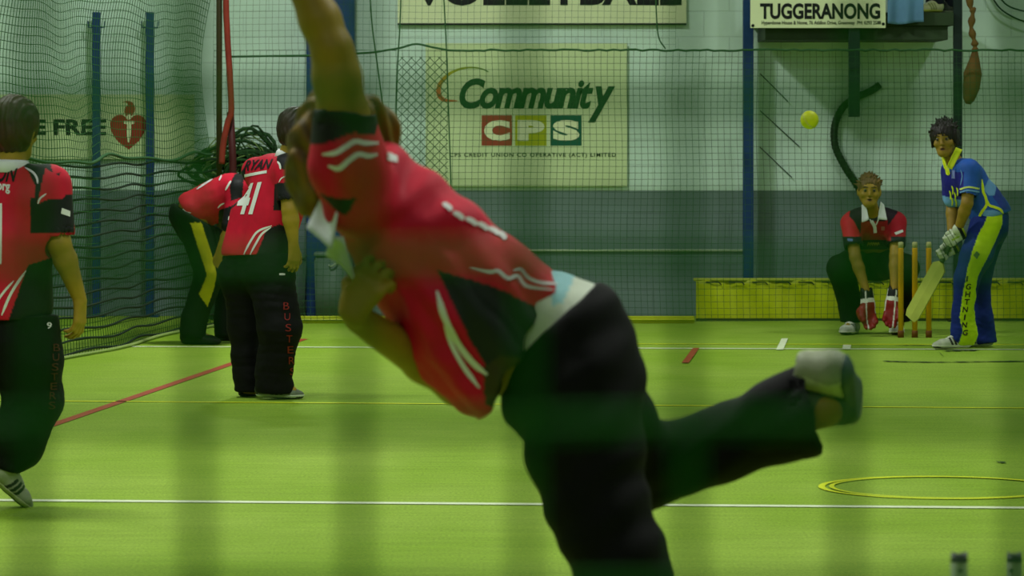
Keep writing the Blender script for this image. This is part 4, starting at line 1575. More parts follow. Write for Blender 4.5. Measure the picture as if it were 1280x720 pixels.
# =============================================================== bending player behind 41
def person_bent():
    D = 26.2
    J = lambda x, y, dy=0.0: W(x, y, D+dy)
    t = thing('person', (W(255, 0, D).x, D, 0), 'person in red shirt bent forward with hands on knees, yellow panel on trousers', 'person', 'fielding players in red')
    hc = J(333, 219, 0.0)
    Rh = frame((0.95, 0.1, -0.25), (0.25, 0, 1))
    j = dict(N=J(308, 229, 0.0), P=J(243, 262, 0.0), SR=J(297, 237, -0.17), SL=J(301, 233, 0.17), ER=J(288, 285, -0.22), EL=J(292, 280, 0.22),
             WR=J(272, 322, -0.2), WL=J(285, 320, 0.2), HR=J(242, 272, -0.09), HL=J(246, 272, 0.09), KR=J(262, 342, -0.13), KL=J(286, 345, 0.13),
             AR=J(241, 414, -0.11), AL=J(283, 411, 0.13), TR=J(265, 424, -0.11), TL=J(305, 421, 0.13), hc=hc, Rh=Rh, w=1.0)
    build_body(t, j, 0.0065, t, SK_OL, hands={
        'R': dict(d=(-0.15, 0.0, -1), n=(-0.2, 1, 0), th=(0.6, 0.0, 0.0), curl=(0.2, 0.3, 0.3)),
        'L': dict(d=(-0.15, 0.0, -1), n=(-0.2, -1, 0), th=(0.6, 0.0, 0.0), curl=(0.2, 0.3, 0.3))})
    hair_cap(t, hc, Rh, 1.0, rgb(50, 32, 16), 'hair', seed=9)
    lo, hi = bounds(j)
    S = Clay(lo, hi, 0.007)
    add_torso(S, j, 0.025, 0.06)
    S.cone(J(262, 258, 0), J(284, 256, 0), 0.13, 0.10, 0.05)
    for s in 'RL':
        a, b = A3(j['S'+s]), A3(j['E'+s])
        S.cone(a, a+(b-a)*0.92, 0.062, 0.066, 0.04)
    S.clip(J(232, 262), (-0.75, 0, -0.45))
    S.clip(J(240, 277), (-0.3, 0, -1.0), lo=A3(J(205, 300, -0.5)), hi=A3(J(268, 240, 0.5)))
    def cf(P, N):
        x, y = pix(P, D)
        C = np.tile(np.array(RED), (len(P), 1))
        C[inside(x, y, [(299, 205), (308, 205), (306, 246), (292, 250), (290, 232)])] = BLK
        C[inside(x, y, [(276, 262), (305, 252), (305, 300), (270, 300)])] = BLK
        return C
    sh = clay_obj('shirt', S, M_CLOTH, t, cf, 2, lambda P, N: 0.006*wob(P, 16, 5))
    stripe('piping', [(246, 237), (256, 230), (266, 224)], 2.2, D, sh, M_PRINT, sh)
    stripe('piping', [(282, 238), (286, 231), (289, 226)], 2.4, D, sh, M_PRINT, sh)
    stripe('piping', [(274, 226), (276, 222), (277, 219)], 2.0, D, sh, M_PRINT, sh)
    stripe('piping', [(272, 260), (276, 256), (281, 254)], 1.8, D, sh, M_PRINT, sh)
    stripe('piping', [(229, 261), (233, 265), (239, 266)], 1.6, D, sh, M_PRINT, sh)
    patch('sleeve_badge', [(286, 270), (291, 271), (290, 277), (285, 275)], D, sh, M_PRINT, sh, 3, 3)
    S = Clay(lo, hi, 0.0075)
    S.chain([J(236, 268, -0.02), J(244, 285, 0)], [0.135, 0.13], 0.05)
    S.chain([j['HR'], j['KR'], J(243, 398, -0.11), J(241, 414, -0.11)], [0.125, 0.10, 0.085, 0.09], 0.03)
    S.chain([j['HL'], j['KL'], J(284, 398, 0.13), J(284, 413, 0.13)], [0.12, 0.095, 0.085, 0.085], 0.03)
    S.clip(J(232, 262), (0.45, 0, 0.75), lo=A3(J(200, 300, -0.5)), hi=A3(J(300, 200, 0.5)))
    S.clip(J(0, 421), (0, 0, -1))
    def tcf(P, N):
        x, y = pix(P, D)
        C = np.tile(np.array(rgb(16, 24, 16)), (len(P), 1))
        m = inside(x, y, [(241, 277), (255, 277), (268, 318), (274, 340), (270, 360), (262, 382), (252, 366), (262, 342), (254, 318)]) & (P[:, 1] < D)
        C[m] = rgb(184, 178, 24)
        return C
    clay_obj('trousers', S, M_TROU, t, tcf, 2, lambda P, N: 0.008*wob(P, 11, 6))
    shoe(t, J(225, 430.5, -0.11), J(276, 430.5, -0.11), L=0.28, col=rgb(18, 24, 18), sole=rgb(20, 28, 20), accent=rgb(12, 14, 12), wd=1.08)
    shoe(t, J(268, 427, 0.13), J(316, 427, 0.13), L=0.27, col=rgb(18, 24, 18), sole=rgb(20, 28, 20), accent=rgb(12, 14, 12))
person_bent()

# =============================================================== player at the left edge
def person_left():
    D = 15.0
    J = lambda x, y, dy=0.0: W(x, y, D+dy)
    t = thing('person', (W(0, 0, D).x, D, 0), 'person in red shirt with black shoulders striding at the left edge of the court', 'person', 'fielding players in red')
    hc = J(19, 164, 0.0)
    Rh = frame((0.35, 0.93, -0.10), (0.02, 0.0, 1))
    j = dict(N=J(12, 212, -0.01), P=J(-4, 378, 0.0), SR=J(66, 232, -0.02), SL=J(-48, 230, 0.05), ER=J(74, 304, -0.05), EL=J(-72, 305, 0.05),
             WR=J(100, 375, 0.02), WL=J(-80, 375, 0.12), HR=J(26, 392, 0.02), HL=J(-34, 392, 0.0), KR=J(40, 500, 0.02), KL=J(-55, 500, 0.14),
             AR=J(2, 585, -0.05), AL=J(-62, 612, 0.12), TR=J(22, 618, 0.05), TL=J(-52, 628, 0.26), hc=hc, Rh=Rh, w=1.12)
    build_body(t, j, 0.0055, t, SK_OL, hands={
        'R': dict(d=(-0.02, 0.08, -1), n=(-0.75, 0.35, 0), th=(-0.45, 0.7, 0.0), curl=(0.35, 0.55, 0.5), thumb_in=0.35),
        'L': dict(d=(0.0, 0.1, -1), n=(1, 0.2, 0), th=(0.2, 1, 0.0), curl=(0.4, 0.6, 0.5))})
    hair_cap(t, hc, Rh, 1.06, rgb(58, 34, 16), 'hair', thick=0.017, seed=14, h=0.005)
    lo, hi = bounds(j)
    S = Clay(lo, hi, 0.0055)
    add_torso(S, j, 0.022, 0.06)
    S.cone(J(8, 300, -0.02), J(4, 385, -0.0), 0.13, 0.15, 0.08)
    for s, e in (('R', 0.80), ('L', 0.8)):
        a, b = A3(j['S'+s]), A3(j['E'+s])
        S.cone(a, a+(b-a)*e, 0.070, 0.066, 0.04)
        S.cone(a+(b-a)*e, a+(b-a)*(e+0.25), 0.060, 0.062, 0, mode='sub')
    S.clip(J(0, 398), (0, 0, -1))
    S.cone(A3(j['N'])+np.array([0, 0, 0.01]), A3(j['N'])+np.array([0.02, 0, 0.09]), 0.050, 0.055, 0.01, mode='sub')
    def cf(P, N):
        x, y = pix(P, D)
        C = np.tile(np.array(RED), (len(P), 1))
        C[inside(x, y, [(-80, 170), (48, 170), (80, 236), (50, 232), (38, 212), (24, 203), (0, 199), (-80, 199)])] = BLK
        C[inside(x, y, [(50, 228), (80, 214), (76, 220), (60, 232), (54, 262), (48, 262)])] = BLK
        C[inside(x, y, [(44, 247), (92, 243), (95, 290), (44, 290)])] = BLK
        C[inside(x, y, [(60, 210), (82, 222), (84, 247), (66, 248), (52, 254), (56, 236)])] = RED
        C[inside(x, y, [(40, 330), (70, 320), (80, 400), (16, 400), (28, 366)])] = BLK
        return C
    sh = clay_obj('shirt', S, M_CLOTH, t, cf, 2, lambda P, N: 0.008*wob(P*np.array([1, 1, 0.5]), 11, 31))
    collar(sh, j['N'], (0.02, 0.05, 1), None, (0.35, 0.93, 0), M_COLLAR, r=0.062, hgt=0.030, flare=0.018)
    print_text('name_print', 'ON', [(-3, 207), (23, 207), (20, 228), (-5, 228)], D, sh, M_BPRINT, sh, 0.03, 0.2)
    print_text('small_print', '.org', [(-6, 229), (13, 231), (13, 243), (-6, 241)], D, sh, M_PRINT, sh, 0.03)
    print_text('number_print', '1', [(-18, 258), (3, 254), (2, 330), (-20, 330)], D, sh, M_PRINT, sh, 0.05)
    stripe('piping', [(31, 210), (41, 216), (46, 223), (47, 230)], 2.6, D, sh, M_PRINT, sh)
    stripe('piping', [(47, 255), (50, 248), (58, 242)], 2.2, D, sh, M_PRINT, sh)
    patch('sleeve_badge', [(77, 260), (87, 264), (87, 271), (76, 267)], D, sh, M_PRINT, sh)
    stripe('stripe', [(2, 394), (14, 366), (32, 338)], 3.4, D, sh, M_PRINT, sh)
    stripe('stripe', [(-8, 384), (4, 366), (17, 351)], 2.8, D, sh, M_PRINT, sh)
    S = Clay(lo, hi, 0.0065)
    for s in (-1, 1):
        S.cone(J(-2+s*24, 380), J(-2+s*28, 420), 0.135, 0.145, 0.06)
    S.chain([J(26, 395, 0.02), J(34, 450, 0.0), j['KR'], J(22, 560, -0.02), J(6, 578, -0.05)], [0.15, 0.135, 0.115, 0.085, 0.065], 0.03)
    S.chain([j['HL'], j['KL'], j['AL']], [0.14, 0.11, 0.09], 0.03)
    S.cone(J(15, 540, -0.05), J(-25, 555, -0.05), 0.09, 0.08, 0.05)
    S.clip(J(0, 392), (0, 0, 1))
    S.clip(J(12, 584), (-0.42, 0, -0.9), lo=A3(J(-25, 640, -0.4)), hi=A3(J(60, 560, 0.4)))
    def tcf(P, N):
        return np.tile(np.array(rgb(12, 16, 12)), (len(P), 1))
    tr = clay_obj('trousers', S, M_TROU, t, tcf, 2, lambda P, N: 0.010*wob(P, 8, 41)+0.006*wob(P, 18, 12))
    print_text('trouser_logo', '9', [(58, 403), (64, 403), (64, 411), (58, 411)], D, tr, M_PRINT, tr, 0.02)
    for i, ch in enumerate('BUSTERS'):
        y0 = 430+i*12
        print_text('leg_print', ch, [(66-i*0.9, y0), (74-i*0.9, y0), (74-i*0.9, y0+9), (66-i*0.9, y0+9)], D, tr, mat('dark_orange_print', rgb(74, 34, 16), 0.6), tr, 0.0, cuts=1)
    # right foot pushing off its toe
    shoe(t, J(-22, 594, -0.10), J(32, 636, 0.06), up=(0.62, 0.0, 0.78), L=0.28, col=rgb(150, 156, 130), sole=rgb(170, 176, 130), accent=rgb(30, 34, 30), tread=rgb(60, 80, 30))
    shoe(t, J(-72, 633, 0.10), J(-55, 633, 0.36), L=0.28, col=rgb(150, 156, 130), sole=rgb(170, 176, 130), accent=rgb(30, 34, 30))
person_left()

def flap(name, pts3, m, parent, th=0.003, n=6):
    """a bent four-cornered piece of cloth: pts3 = tl, tr, br, bl world points, bowed a little"""
    p = [Vector(q) for q in pts3]
    nrm = (p[1]-p[0]).cross(p[3]-p[0]).normalized()
    bm = BM(); g = []
    for j in range(n+1):
        row = []
        for i in range(n+1):
            u, v = i/n, j/n
            q = p[0].lerp(p[1], u).lerp(p[3].lerp(p[2], u), v)+nrm*0.012*math.sin(u*math.pi)*math.sin(v*2.5)
            row.append(bm.verts.new(q))
        g.append(row)
    for j in range(n):
        for i in range(n):
            bm.faces.new((g[j][i], g[j][i+1], g[j+1][i+1], g[j+1][i]))
    o = obj(name, bm, m, parent, True)
    md = o.modifiers.new('thick', 'SOLIDIFY'); md.thickness = th; md.offset = 0
    return o

# =============================================================== wicketkeeper
def person_keeper():
    D = 27.4
    J = lambda x, y, dy=0.0: W(x, y, D+dy)
    t = thing('person', (W(1090, 0, D).x, D, 0), 'person crouching behind the three stumps in red gloves and white-collared shirt', 'person')
    hc = J(1086.5, 240, -0.16)
    Rh = frame((-0.06, -1, 0.02), (0.02, 0, 1))
    j = dict(N=J(1090, 266, -0.06), P=J(1090, 322, 0.32), SR=J(1063, 279, -0.02), SL=J(1121, 278, -0.02), ER=J(1069, 322, -0.16), EL=J(1119, 320, -0.16),
             WR=J(1083, 364, -0.24), WL=J(1118, 362, -0.24), HR=J(1076, 326, 0.30), HL=J(1104, 326, 0.30), KR=J(1051, 336, -0.08), KL=J(1131, 336, -0.08),
             AR=J(1064, 402, 0.06), AL=J(1124, 402, 0.06), TR=J(1058, 411, -0.10), TL=J(1121, 411, -0.10), hc=hc, Rh=Rh, w=1.0)
    build_body(t, j, 0.006, t, SK_OL, face=face_colour(hc, Rh, 1.0, SK_OL, brow=rgb(60, 40, 18)))
    add_eyes(hc, Rh, t, 1.0)
    hair_cap(t, hc, Rh, 1.0, rgb(104, 80, 36), 'hair', thick=0.007, seed=21, tufts=110, tl=0.9, h=0.005)
    lo, hi = bounds(j)
    S = Clay(lo, hi, 0.006)
    add_torso(S, j, 0.022, 0.06)
    for s in 'RL':
        a, b = A3(j['S'+s]), A3(j['E'+s])
        S.cone(a, a+(b-a)*0.62, 0.064, 0.072, 0.04)
        S.cone(a+(b-a)*0.62, a+(b-a)*0.85, 0.060, 0.066, 0, mode='sub')
    S.clip(J(1090, 314), (0, 0.2, -1))
    S.cone(A3(j['N'])+np.array([0, -0.01, 0.01]), A3(j['N'])+np.array([0.0, -0.03, 0.09]), 0.050, 0.055, 0.01, mode='sub')
    def cf(P, N):
        x, y = pix(P, D)
        C = np.tile(np.array(rgb(150, 18, 34)), (len(P), 1))
        C[inside(x, y, [(1066, 250), (1112, 250), (1120, 264), (1112, 272), (1104, 276), (1074, 276), (1070, 270), (1062, 276), (1058, 262)])] = rgb(34, 22, 34)
        C[(x < 1072) & (y < 297)] = RED
        C[(x > 1112) & (y < 297)] = rgb(170, 20, 40)
        C[inside(x, y, [(1065, 256), (1076, 258), (1074, 292), (1066, 276), (1060, 270)])] = rgb(34, 22, 34)
        C[inside(x, y, [(1106, 256), (1122, 264), (1114, 274), (1108, 282)])] = rgb(34, 22, 34)
        C[((x < 1075) | (x > 1111)) & (y > 295)] = rgb(22, 22, 30)
        C[(x >= 1075) & (x <= 1111) & (y > 300)] = rgb(26, 18, 22)
        return C
    sh = clay_obj('shirt', S, M_CLOTH, t, cf, 2, lambda P, N: 0.004*wob(P, 18, 3))
    cl = flap('collar', [J(1077, 256, -0.15), J(1082, 255, -0.19), J(1086, 274, -0.215), J(1077, 278, -0.205)], M_COLLAR, sh)
    flap('collar', [J(1101, 252, -0.19), J(1105, 256, -0.15), J(1109, 275, -0.205), J(1097, 274, -0.215)], M_COLLAR, sh)
    collar(sh, A3(j['N'])+np.array([0, 0.0, -0.005]), (0, -0.2, 1), None, (0, -1, 0), M_COLLAR, r=0.058, hgt=0.032, gap=0.9, flare=0.02, name='collar_band')
    stripe('placket', [(1089, 276), (1093, 283), (1094, 291)], 4.2, D, sh, M_COLLAR, sh, ends=False)
    stripe('placket_edge', [(1087, 274), (1092, 281)], 1.6, D, sh, M_COLLAR, sh, ends=False)
    stripe('placket_edge', [(1098, 274), (1095, 281)], 1.6, D, sh, M_COLLAR, sh, ends=False)
    patch('chest_badge', [(1101.5, 283), (1106, 283), (1106, 288), (1101.5, 288)], D, sh, mat('faint_badge', rgb(150, 90, 80), 0.6), sh, 3, 3)
    patch('sleeve_badge', [(1118, 291), (1128, 287), (1129, 290), (1120, 294)], D, sh, M_PRINT, sh, 4, 3)
    patch('sleeve_badge', [(1059.5, 298), (1066, 299), (1066, 302), (1060, 301.5)], D, sh, mat('blue_badge', rgb(90, 120, 170), 0.6), sh, 4, 3)
    for i in range(5):
        x0 = 1084+i*3.0
        stripe('front_print', [(x0, 307.5), (x0+1.5, 303), (x0+3.2, 306)], 1.3, D, sh, mat('gold_print', rgb(150, 150, 40), 0.6), sh)
    S = Clay(lo, hi, 0.0075)
    S.cone(j['HR'], j['HL'], 0.135, 0.135, 0.05)
    S.cone(J(1090, 312, 0.24), J(1090, 326, 0.30), 0.12, 0.13, 0.05)
    for s in 'RL':
        A_ = A3(j['A'+s])
        S.chain([j['H'+s], j['K'+s], A_+np.array([0, 0, 0.10]), A_+np.array([0, 0, 0.02])], [0.125, 0.098, 0.088, 0.082], 0.03)
    S.clip(J(0, 403), (0, 0, -1))
    clay_obj('trousers', S, M_TROU, t, const(rgb(10, 14, 12)), 2, lambda P, N: 0.008*wob(P, 11, 6))
    shoe(t, J(1069, 417.8, 0.12), J(1055, 417.8, -0.13), L=0.285, wd=1.15, col=rgb(200, 206, 188), sole=rgb(214, 220, 200), accent=rgb(30, 36, 30))
    shoe(t, J(1121, 417.8, 0.12), J(1121, 417.8, -0.15), L=0.285, wd=1.15, col=rgb(200, 206, 188), sole=rgb(214, 220, 200), accent=rgb(30, 36, 30))
    # mitts
    GR = rgb(128, 22, 18)
    for s, d, cx, nm in (('R', (0.10, -0.10, -1), 1, 0), ('L', (-0.16, -0.10, -1), -1, 1)):
        w = A3(j['W'+s]); d = unit(d)
        n = unit(np.array([cx*0.15, -1, 0.1]))
        th = np.cross(d, n) if s == 'R' else np.cross(n, d)
        lo_ = w-0.20; hi_ = w+0.20; lo_[2] = w[2]-0.33
        S = Clay(lo_, hi_, 0.005)
        w2 = w+d*0.10
        add_hand(S, w2-d*0.02, d, n, th, 1.12, curl=(0.35, 0.4, 0.3), rf=1.9, thumb_in=0.3, k=0.010, spread=0.05)
        S.cone(w2, w2+d*0.06+th*0.02, 0.054, 0.056, 0.02, flat=n, f=0.6)
        S.cone(w2+d*0.075+th*0.045, w2+d*0.04+th*0.060, 0.036, 0.028, 0.02, flat=n, f=0.5)     # webbing between thumb and finger
        S.cone(w+d*0.0, w2, 0.046, 0.050, 0.01, flat=n, f=0.8)
        S.cone(w-d*0.06, w-d*0.01, 0.030, 0.036, 0, mode='sub')
        def gf(P, N, w=w, d=d, th=th):
            q = (P-w)@d; u = (P-w)@th
            C = np.tile(np.array(GR), (len(P), 1))
            C[q < 0.082] = rgb(214, 218, 206)
            C[q < 0.052] = rgb(12, 12, 14)
            C[q < -0.028] = rgb(200, 204, 190)
            C[(np.abs(u-0.022-0.05*(q-0.1)) < 0.0045) & (q > 0.0)] = rgb(214, 218, 206)
            C[(np.abs(u+0.046) < 0.004) & (q > 0.0) & (q < 0.16)] = rgb(214, 218, 206)
            return C
        clay_obj('keeping_glove', S, mat('glove_leather', attr=True, rough=0.5, noise=0.15, nscale=40), t, gf, 1)
person_keeper()

# =============================================================== batter
def person_batter():
    D = 25.7
    J = lambda x, y, dy=0.0: W(x, y, D+dy)
    t = thing('person', (W(1220, 0, D).x, D, 0), 'person in blue and yellow kit and black hair waiting with a bat', 'person')
    hc = J(1181, 175, -0.04)
    Rh = frame((-0.34, -0.93, -0.06), (-0.10, 0, 1))
    SKB = rgb(146, 116, 38)
    j = dict(N=J(1193, 203, 0.0), P=J(1236, 268, 0.0), SL=J(1212, 212, -0.17), SR=J(1189, 213, 0.15), EL=J(1209, 254, -0.24), ER=J(1190, 252, 0.10),
             WL=J(1197, 289, -0.15), WR=J(1190, 302, -0.02), HL=J(1234, 282, -0.09), HR=J(1238, 282, 0.10), KL=J(1208, 350, -0.16), KR=J(1222, 352, 0.12),
             AL=J(1205, 421, -0.12), AR=J(1232, 421, 0.12), TL=J(1185, 428, -0.14), TR=J(1205, 428, 0.10), hc=hc, Rh=Rh, w=0.97)
    build_body(t, j, 0.006, t, SKB, face=face_colour(hc, Rh, 1.0, SKB, lip=rgb(104, 58, 36), brow=rgb(20, 14, 10)))
    add_eyes(hc, Rh, t, 1.0)
    hair_cap(t, hc, Rh, 1.03, rgb(26, 16, 18), 'hair', thick=0.012, fringe=True, seed=33, side=1, rough=1.5, tufts=120, tl=1.15, h=0.005)
    lo, hi = bounds(j)
    S = Clay(lo, hi, 0.006)
    add_torso(S, j, 0.018, 0.06)
    S.cone(J(1228, 250, 0), J(1240, 266, 0.0), 0.125, 0.128, 0.05)
    S.cone(J(1196, 232, 0.03), J(1190, 250, 0.06), 0.08, 0.055, 0.05)     # loose front of the shirt
    for s, e in (('R', 0.80), ('L', 0.68)):
        a, b = A3(j['S'+s]), A3(j['E'+s])
        S.cone(a, a+(b-a)*e, 0.062, 0.066, 0.04)
        S.cone(a+(b-a)*e, a+(b-a)*(e+0.25), 0.056, 0.060, 0, mode='sub')
    S.clip(J(1222, 277), (-0.12, 0, -1.0), lo=A3(J(1190, 300, -0.5)), hi=A3(J(1280, 200, 0.5)))
    S.clip(J(1240, 270), (0.30, 0, -1.0), lo=A3(J(1190, 300, -0.5)), hi=A3(J(1280, 200, 0.5)))
    S.cone(A3(j['N'])+np.array([-0.01, -0.01, 0.01]), A3(j['N'])+np.array([-0.04, -0.03, 0.09]), 0.050, 0.055, 0.01, mode='sub')
    BLU = rgb(34, 84, 176); DBL = rgb(26, 24, 130); LBL = rgb(104, 152, 206); YG = rgb(214, 226, 30)
    def cf(P, N):
        x, y = pix(P, D)
        C = np.tile(np.array(BLU), (len(P), 1))
        C[inside(x, y, [(1170, 196), (1186, 215), (1200, 214), (1198, 240), (1200, 262), (1180, 262), (1172, 230)])] = DBL
        C[inside(x, y, [(1232, 222), (1240, 218), (1262, 262), (1250, 262), (1238, 246)])] = rgb(40, 52, 150)
        C[inside(x, y, [(1226, 236), (1234, 222), (1244, 232), (1240, 244), (1232, 244)])] = LBL
        C[inside(x, y, [(1226, 262), (1240, 262), (1252, 266), (1246, 274), (1222, 280)])] = LBL
        C[inside(x, y, [(1176, 244), (1200, 250), (1200, 262), (1178, 262)])] = LBL
        return C
    sh = clay_obj('shirt', S, M_CLOTH, t, cf, 2, lambda P, N: 0.005*wob(P, 16, 17))
    MY = mat('yellow_green_print', YG, 0.6)
    ML = mat('light_blue_print', LBL, 0.6)
    flap('collar', [J(1195, 184, -0.12), J(1203, 187, -0.10), J(1190, 212, -0.16), J(1184, 208, -0.16)], MY, sh)
    flap('collar', [J(1176, 194, -0.02), J(1180, 196, -0.06), J(1186, 219, -0.13), J(1180, 210, -0.10)], MY, sh)
    stripe('placket', [(1184, 208), (1185, 215), (1186, 219)], 5, D, sh, MY, sh)
    patch('chest_badge', [(1190, 213), (1194, 213), (1194, 223), (1190, 223)], D, sh, mat('violet_badge', rgb(120, 130, 200), 0.6), sh, 3, 3)
    stripe('cuff_band', [(1200, 237), (1210, 234), (1224, 236)], 2.2, D, sh, mat('pale_yellow_print', rgb(200, 214, 110), 0.6), sh, ends=False)
    stripe('cuff_band', [(1200, 240.5), (1210, 238), (1224, 240)], 2.0, D, sh, ML, sh, ends=False)
    stripe('curved_band', [(1227, 224), (1228, 232), (1229, 240), (1232, 247), (1233, 256), (1228, 264), (1225, 270), (1226, 276)], 3.4, D, sh, MY, sh)
    stripe('curved_band', [(1232, 246), (1236, 256), (1243, 259), (1250, 262), (1254, 267)], 3.2, D, sh, MY, sh)
    stripe('piping', [(1201, 212), (1203, 220), (1201, 232)], 1.0, D, sh, ML, sh)
    for k, (px_, py_) in enumerate(((1187, 238), (1190, 232), (1193, 240), (1196, 234), (1189, 246), (1194, 248))):
        stripe('front_print', [(px_, py_), (px_+1.5, py_+5), (px_+1, py_+11)], 1.8, D, sh, MY, sh)
    # trousers: blue with a wide yellow-green side panel
    S = Clay(lo, hi, 0.007)
    S.cone(J(1238, 272, -0.04), J(1238, 286, -0.04), 0.118, 0.118, 0.05)
    S.cone(J(1240, 272, 0.06), J(1240, 286, 0.06), 0.11, 0.11, 0.05)
    S.chain([j['HL'], J(1221, 318, -0.14), j['KL'], J(1204, 395, -0.13), J(1205, 420, -0.12)], [0.118, 0.106, 0.082, 0.070, 0.082], 0.03)
    S.chain([j['HR'], j['KR'], J(1228, 398, 0.12), J(1231, 425, 0.12)], [0.11, 0.085, 0.070, 0.082], 0.03)
    S.clip(J(1240, 260), (0.3, 0, 1))
    S.clip(J(0, 429.5), (0, 0, -1))
    def tcf(P, N):
        x, y = pix(P, D)
        C = np.tile(np.array(rgb(20, 40, 112)), (len(P), 1))
        near = P[:, 1] < D-0.02
        C[inside(x, y, [(1231, 258), (1250, 260), (1249, 280), (1240, 300), (1228, 322), (1217, 345), (1215, 360), (1218, 378), (1215, 392), (1221, 406), (1221, 432), (1193, 432), (1199, 412), (1195, 395), (1199, 362), (1204, 335), (1210, 312), (1219, 290), (1228, 275)]) & near] = rgb(176, 206, 22)
        return C
    tr = clay_obj('trousers', S, M_TROU, t, tcf, 2, lambda P, N: (0.007+0.013*np.clip((0.35-P[:, 2])/0.3, 0, 1))*wob(P*np.array([1, 1, 1.8]), 13, 6))
    for i, ch in enumerate('IGHTNING'):
        y0 = 345+i*9.6
        x0 = (1206, 1207, 1206, 1205, 1203, 1203, 1202, 1203)[i]
        if ch == 'I':
            patch('leg_print', [(x0+2.5, y0), (x0+4.3, y0), (x0+3.3, y0+7), (x0+1.5, y0+7)], D, tr, M_BPRINT, tr, 2, 4)
        else:
            print_text('leg_print', ch, [(x0+1, y0), (x0+7, y0), (x0+6, y0+7), (x0, y0+7)], D, tr, M_BPRINT, tr, 0.02, cuts=1)
    patch('leg_logo', [(1221, 314), (1225, 318), (1221, 324), (1216.5, 319)], D, tr, mat('grey_green_print', rgb(80, 110, 50), 0.6), tr, 3, 3)
    shoe(t, J(1216, 435.3, -0.12), J(1175, 435.3, -0.16), L=0.285, col=rgb(188, 194, 172), sole=rgb(206, 210, 190), accent=rgb(36, 40, 36))
    shoe(t, J(1243, 433.5, 0.12), J(1202, 433.5, 0.08), L=0.28, col=rgb(150, 160, 130), sole=rgb(190, 196, 170), accent=rgb(36, 40, 36))
    # batting gloves, fingers closed round the handle
    h0, h1 = A3(J(1196, 287, -0.085)), A3(J(1177, 328, -0.085))
    hd = unit(h1-h0)
    for s, tpos, side in (('L', 0.30, -1), ('R', 0.72, 1)):
        n = np.array([0.0, -side, 0.0]); n = unit(n)
        hp = h0+(h1-h0)*tpos
        d = unit(np.array([-0.80, 0, -0.45]) if s == 'L' else np.array([-0.85, 0, -0.40]))
        w = hp - d*0.075 - n*0.036
        th = np.cross(n, d) if s == 'L' else np.cross(d, n)
        S = Clay(np.minimum(w, hp)-0.16, np.maximum(w, hp)+0.17, 0.005)
        add_hand(S, w, d, n, th, 1.0, curl=(0.75, 1.25, 1.0), rf=1.5, thumb_in=0.5, k=0.006, spread=0.05, thumb_curl=0.8)
        A = A3(j['W'+s])
        S.cone(A+unit(A-A3(j['E'+s]))*-0.015, w+d*0.01, 0.040, 0.036, 0.012)
        def gf(P, N, w=w, d=d, A=A, th=th):
            q = (P-w)@d
            C = np.tile(np.array(rgb(196, 204, 182)), (len(P), 1))
            C[(np.abs(np.sin(q*95)) < 0.22) & (q > 0.05)] = rgb(70, 84, 60)
            C[(np.abs(q-0.006) < 0.012)] = rgb(16, 18, 18)
            m = (q < -0.006) & (q > -0.020)
            C[m] = rgb(190, 206, 40)
            C[np.linalg.norm(P-A, axis=1) < 0.030] = rgb(40, 44, 40)
            C[(np.abs((P-w)@th) < 0.006) & (q > 0.03) & (q < 0.085)] = rgb(150, 176, 40)
            return C
        clay_obj('batting_glove', S, mat('glove_leather', attr=True), t, gf, 1)
    # the bat
    tb = thing('cricket_bat', J(1160, 360, 0.0), 'wooden cricket bat with pale blade held low by the batter in blue', 'bat')
    bm = BM()
    e0 = h0-hd*0.03
    tube(bm, [Vector((e0+(h1-e0)*k/20).tolist()) for k in range(21)], 0.0165, 12, radii=[0.0165+0.0012*(k % 2) for k in range(21)])
    obj('grip', bm, mat('dark_grip', rgb(60, 84, 44), 0.7), tb, True)
    b1 = A3(J(1138, 398, 0.16))
    bd = unit(b1-h1); L = np.linalg.norm(b1-h1)
    nf = np.array([0, -1, 0.0]); nf = unit(nf-bd*(nf@bd)+np.array([-0.75, 0, -0.1])); nf = unit(nf-bd*(nf@bd)); wv = np.cross(bd, nf)
    bm = BM()
    secs = []
    for k in range(13):
        u = k/12
        c = h1+bd*L*u
        hw = 0.054*min(1, 0.32+u*9) if u < 0.98 else 0.044
        tf = 0.010; tbk = 0.014+0.022*math.sin(min(1, u*1.25)*2.6)
        if k == 12: hw = 0.040; tbk = 0.01
        sec = [c+wv*hw+nf*tf*0.6, c+nf*tf, c-wv*hw+nf*tf*0.6, c-wv*hw-nf*0.008, c-nf*tbk, c+wv*hw-nf*0.008]
        secs.append([bm.verts.new(q.tolist()) for q in sec])
    for a, b in zip(secs[:-1], secs[1:]):
        for k in range(6):
            bm.faces.new((a[k], a[(k+1) % 6], b[(k+1) % 6], b[k]))
    bm.faces.new(secs[-1]); bm.faces.new(list(reversed(secs[0])))
    bmesh.ops.recalc_face_normals(bm, faces=bm.faces)
    obj('blade', bm, mat('pale_willow', rgb(190, 196, 96), 0.5, noise=0.08, nscale=12), tb)
person_batter()

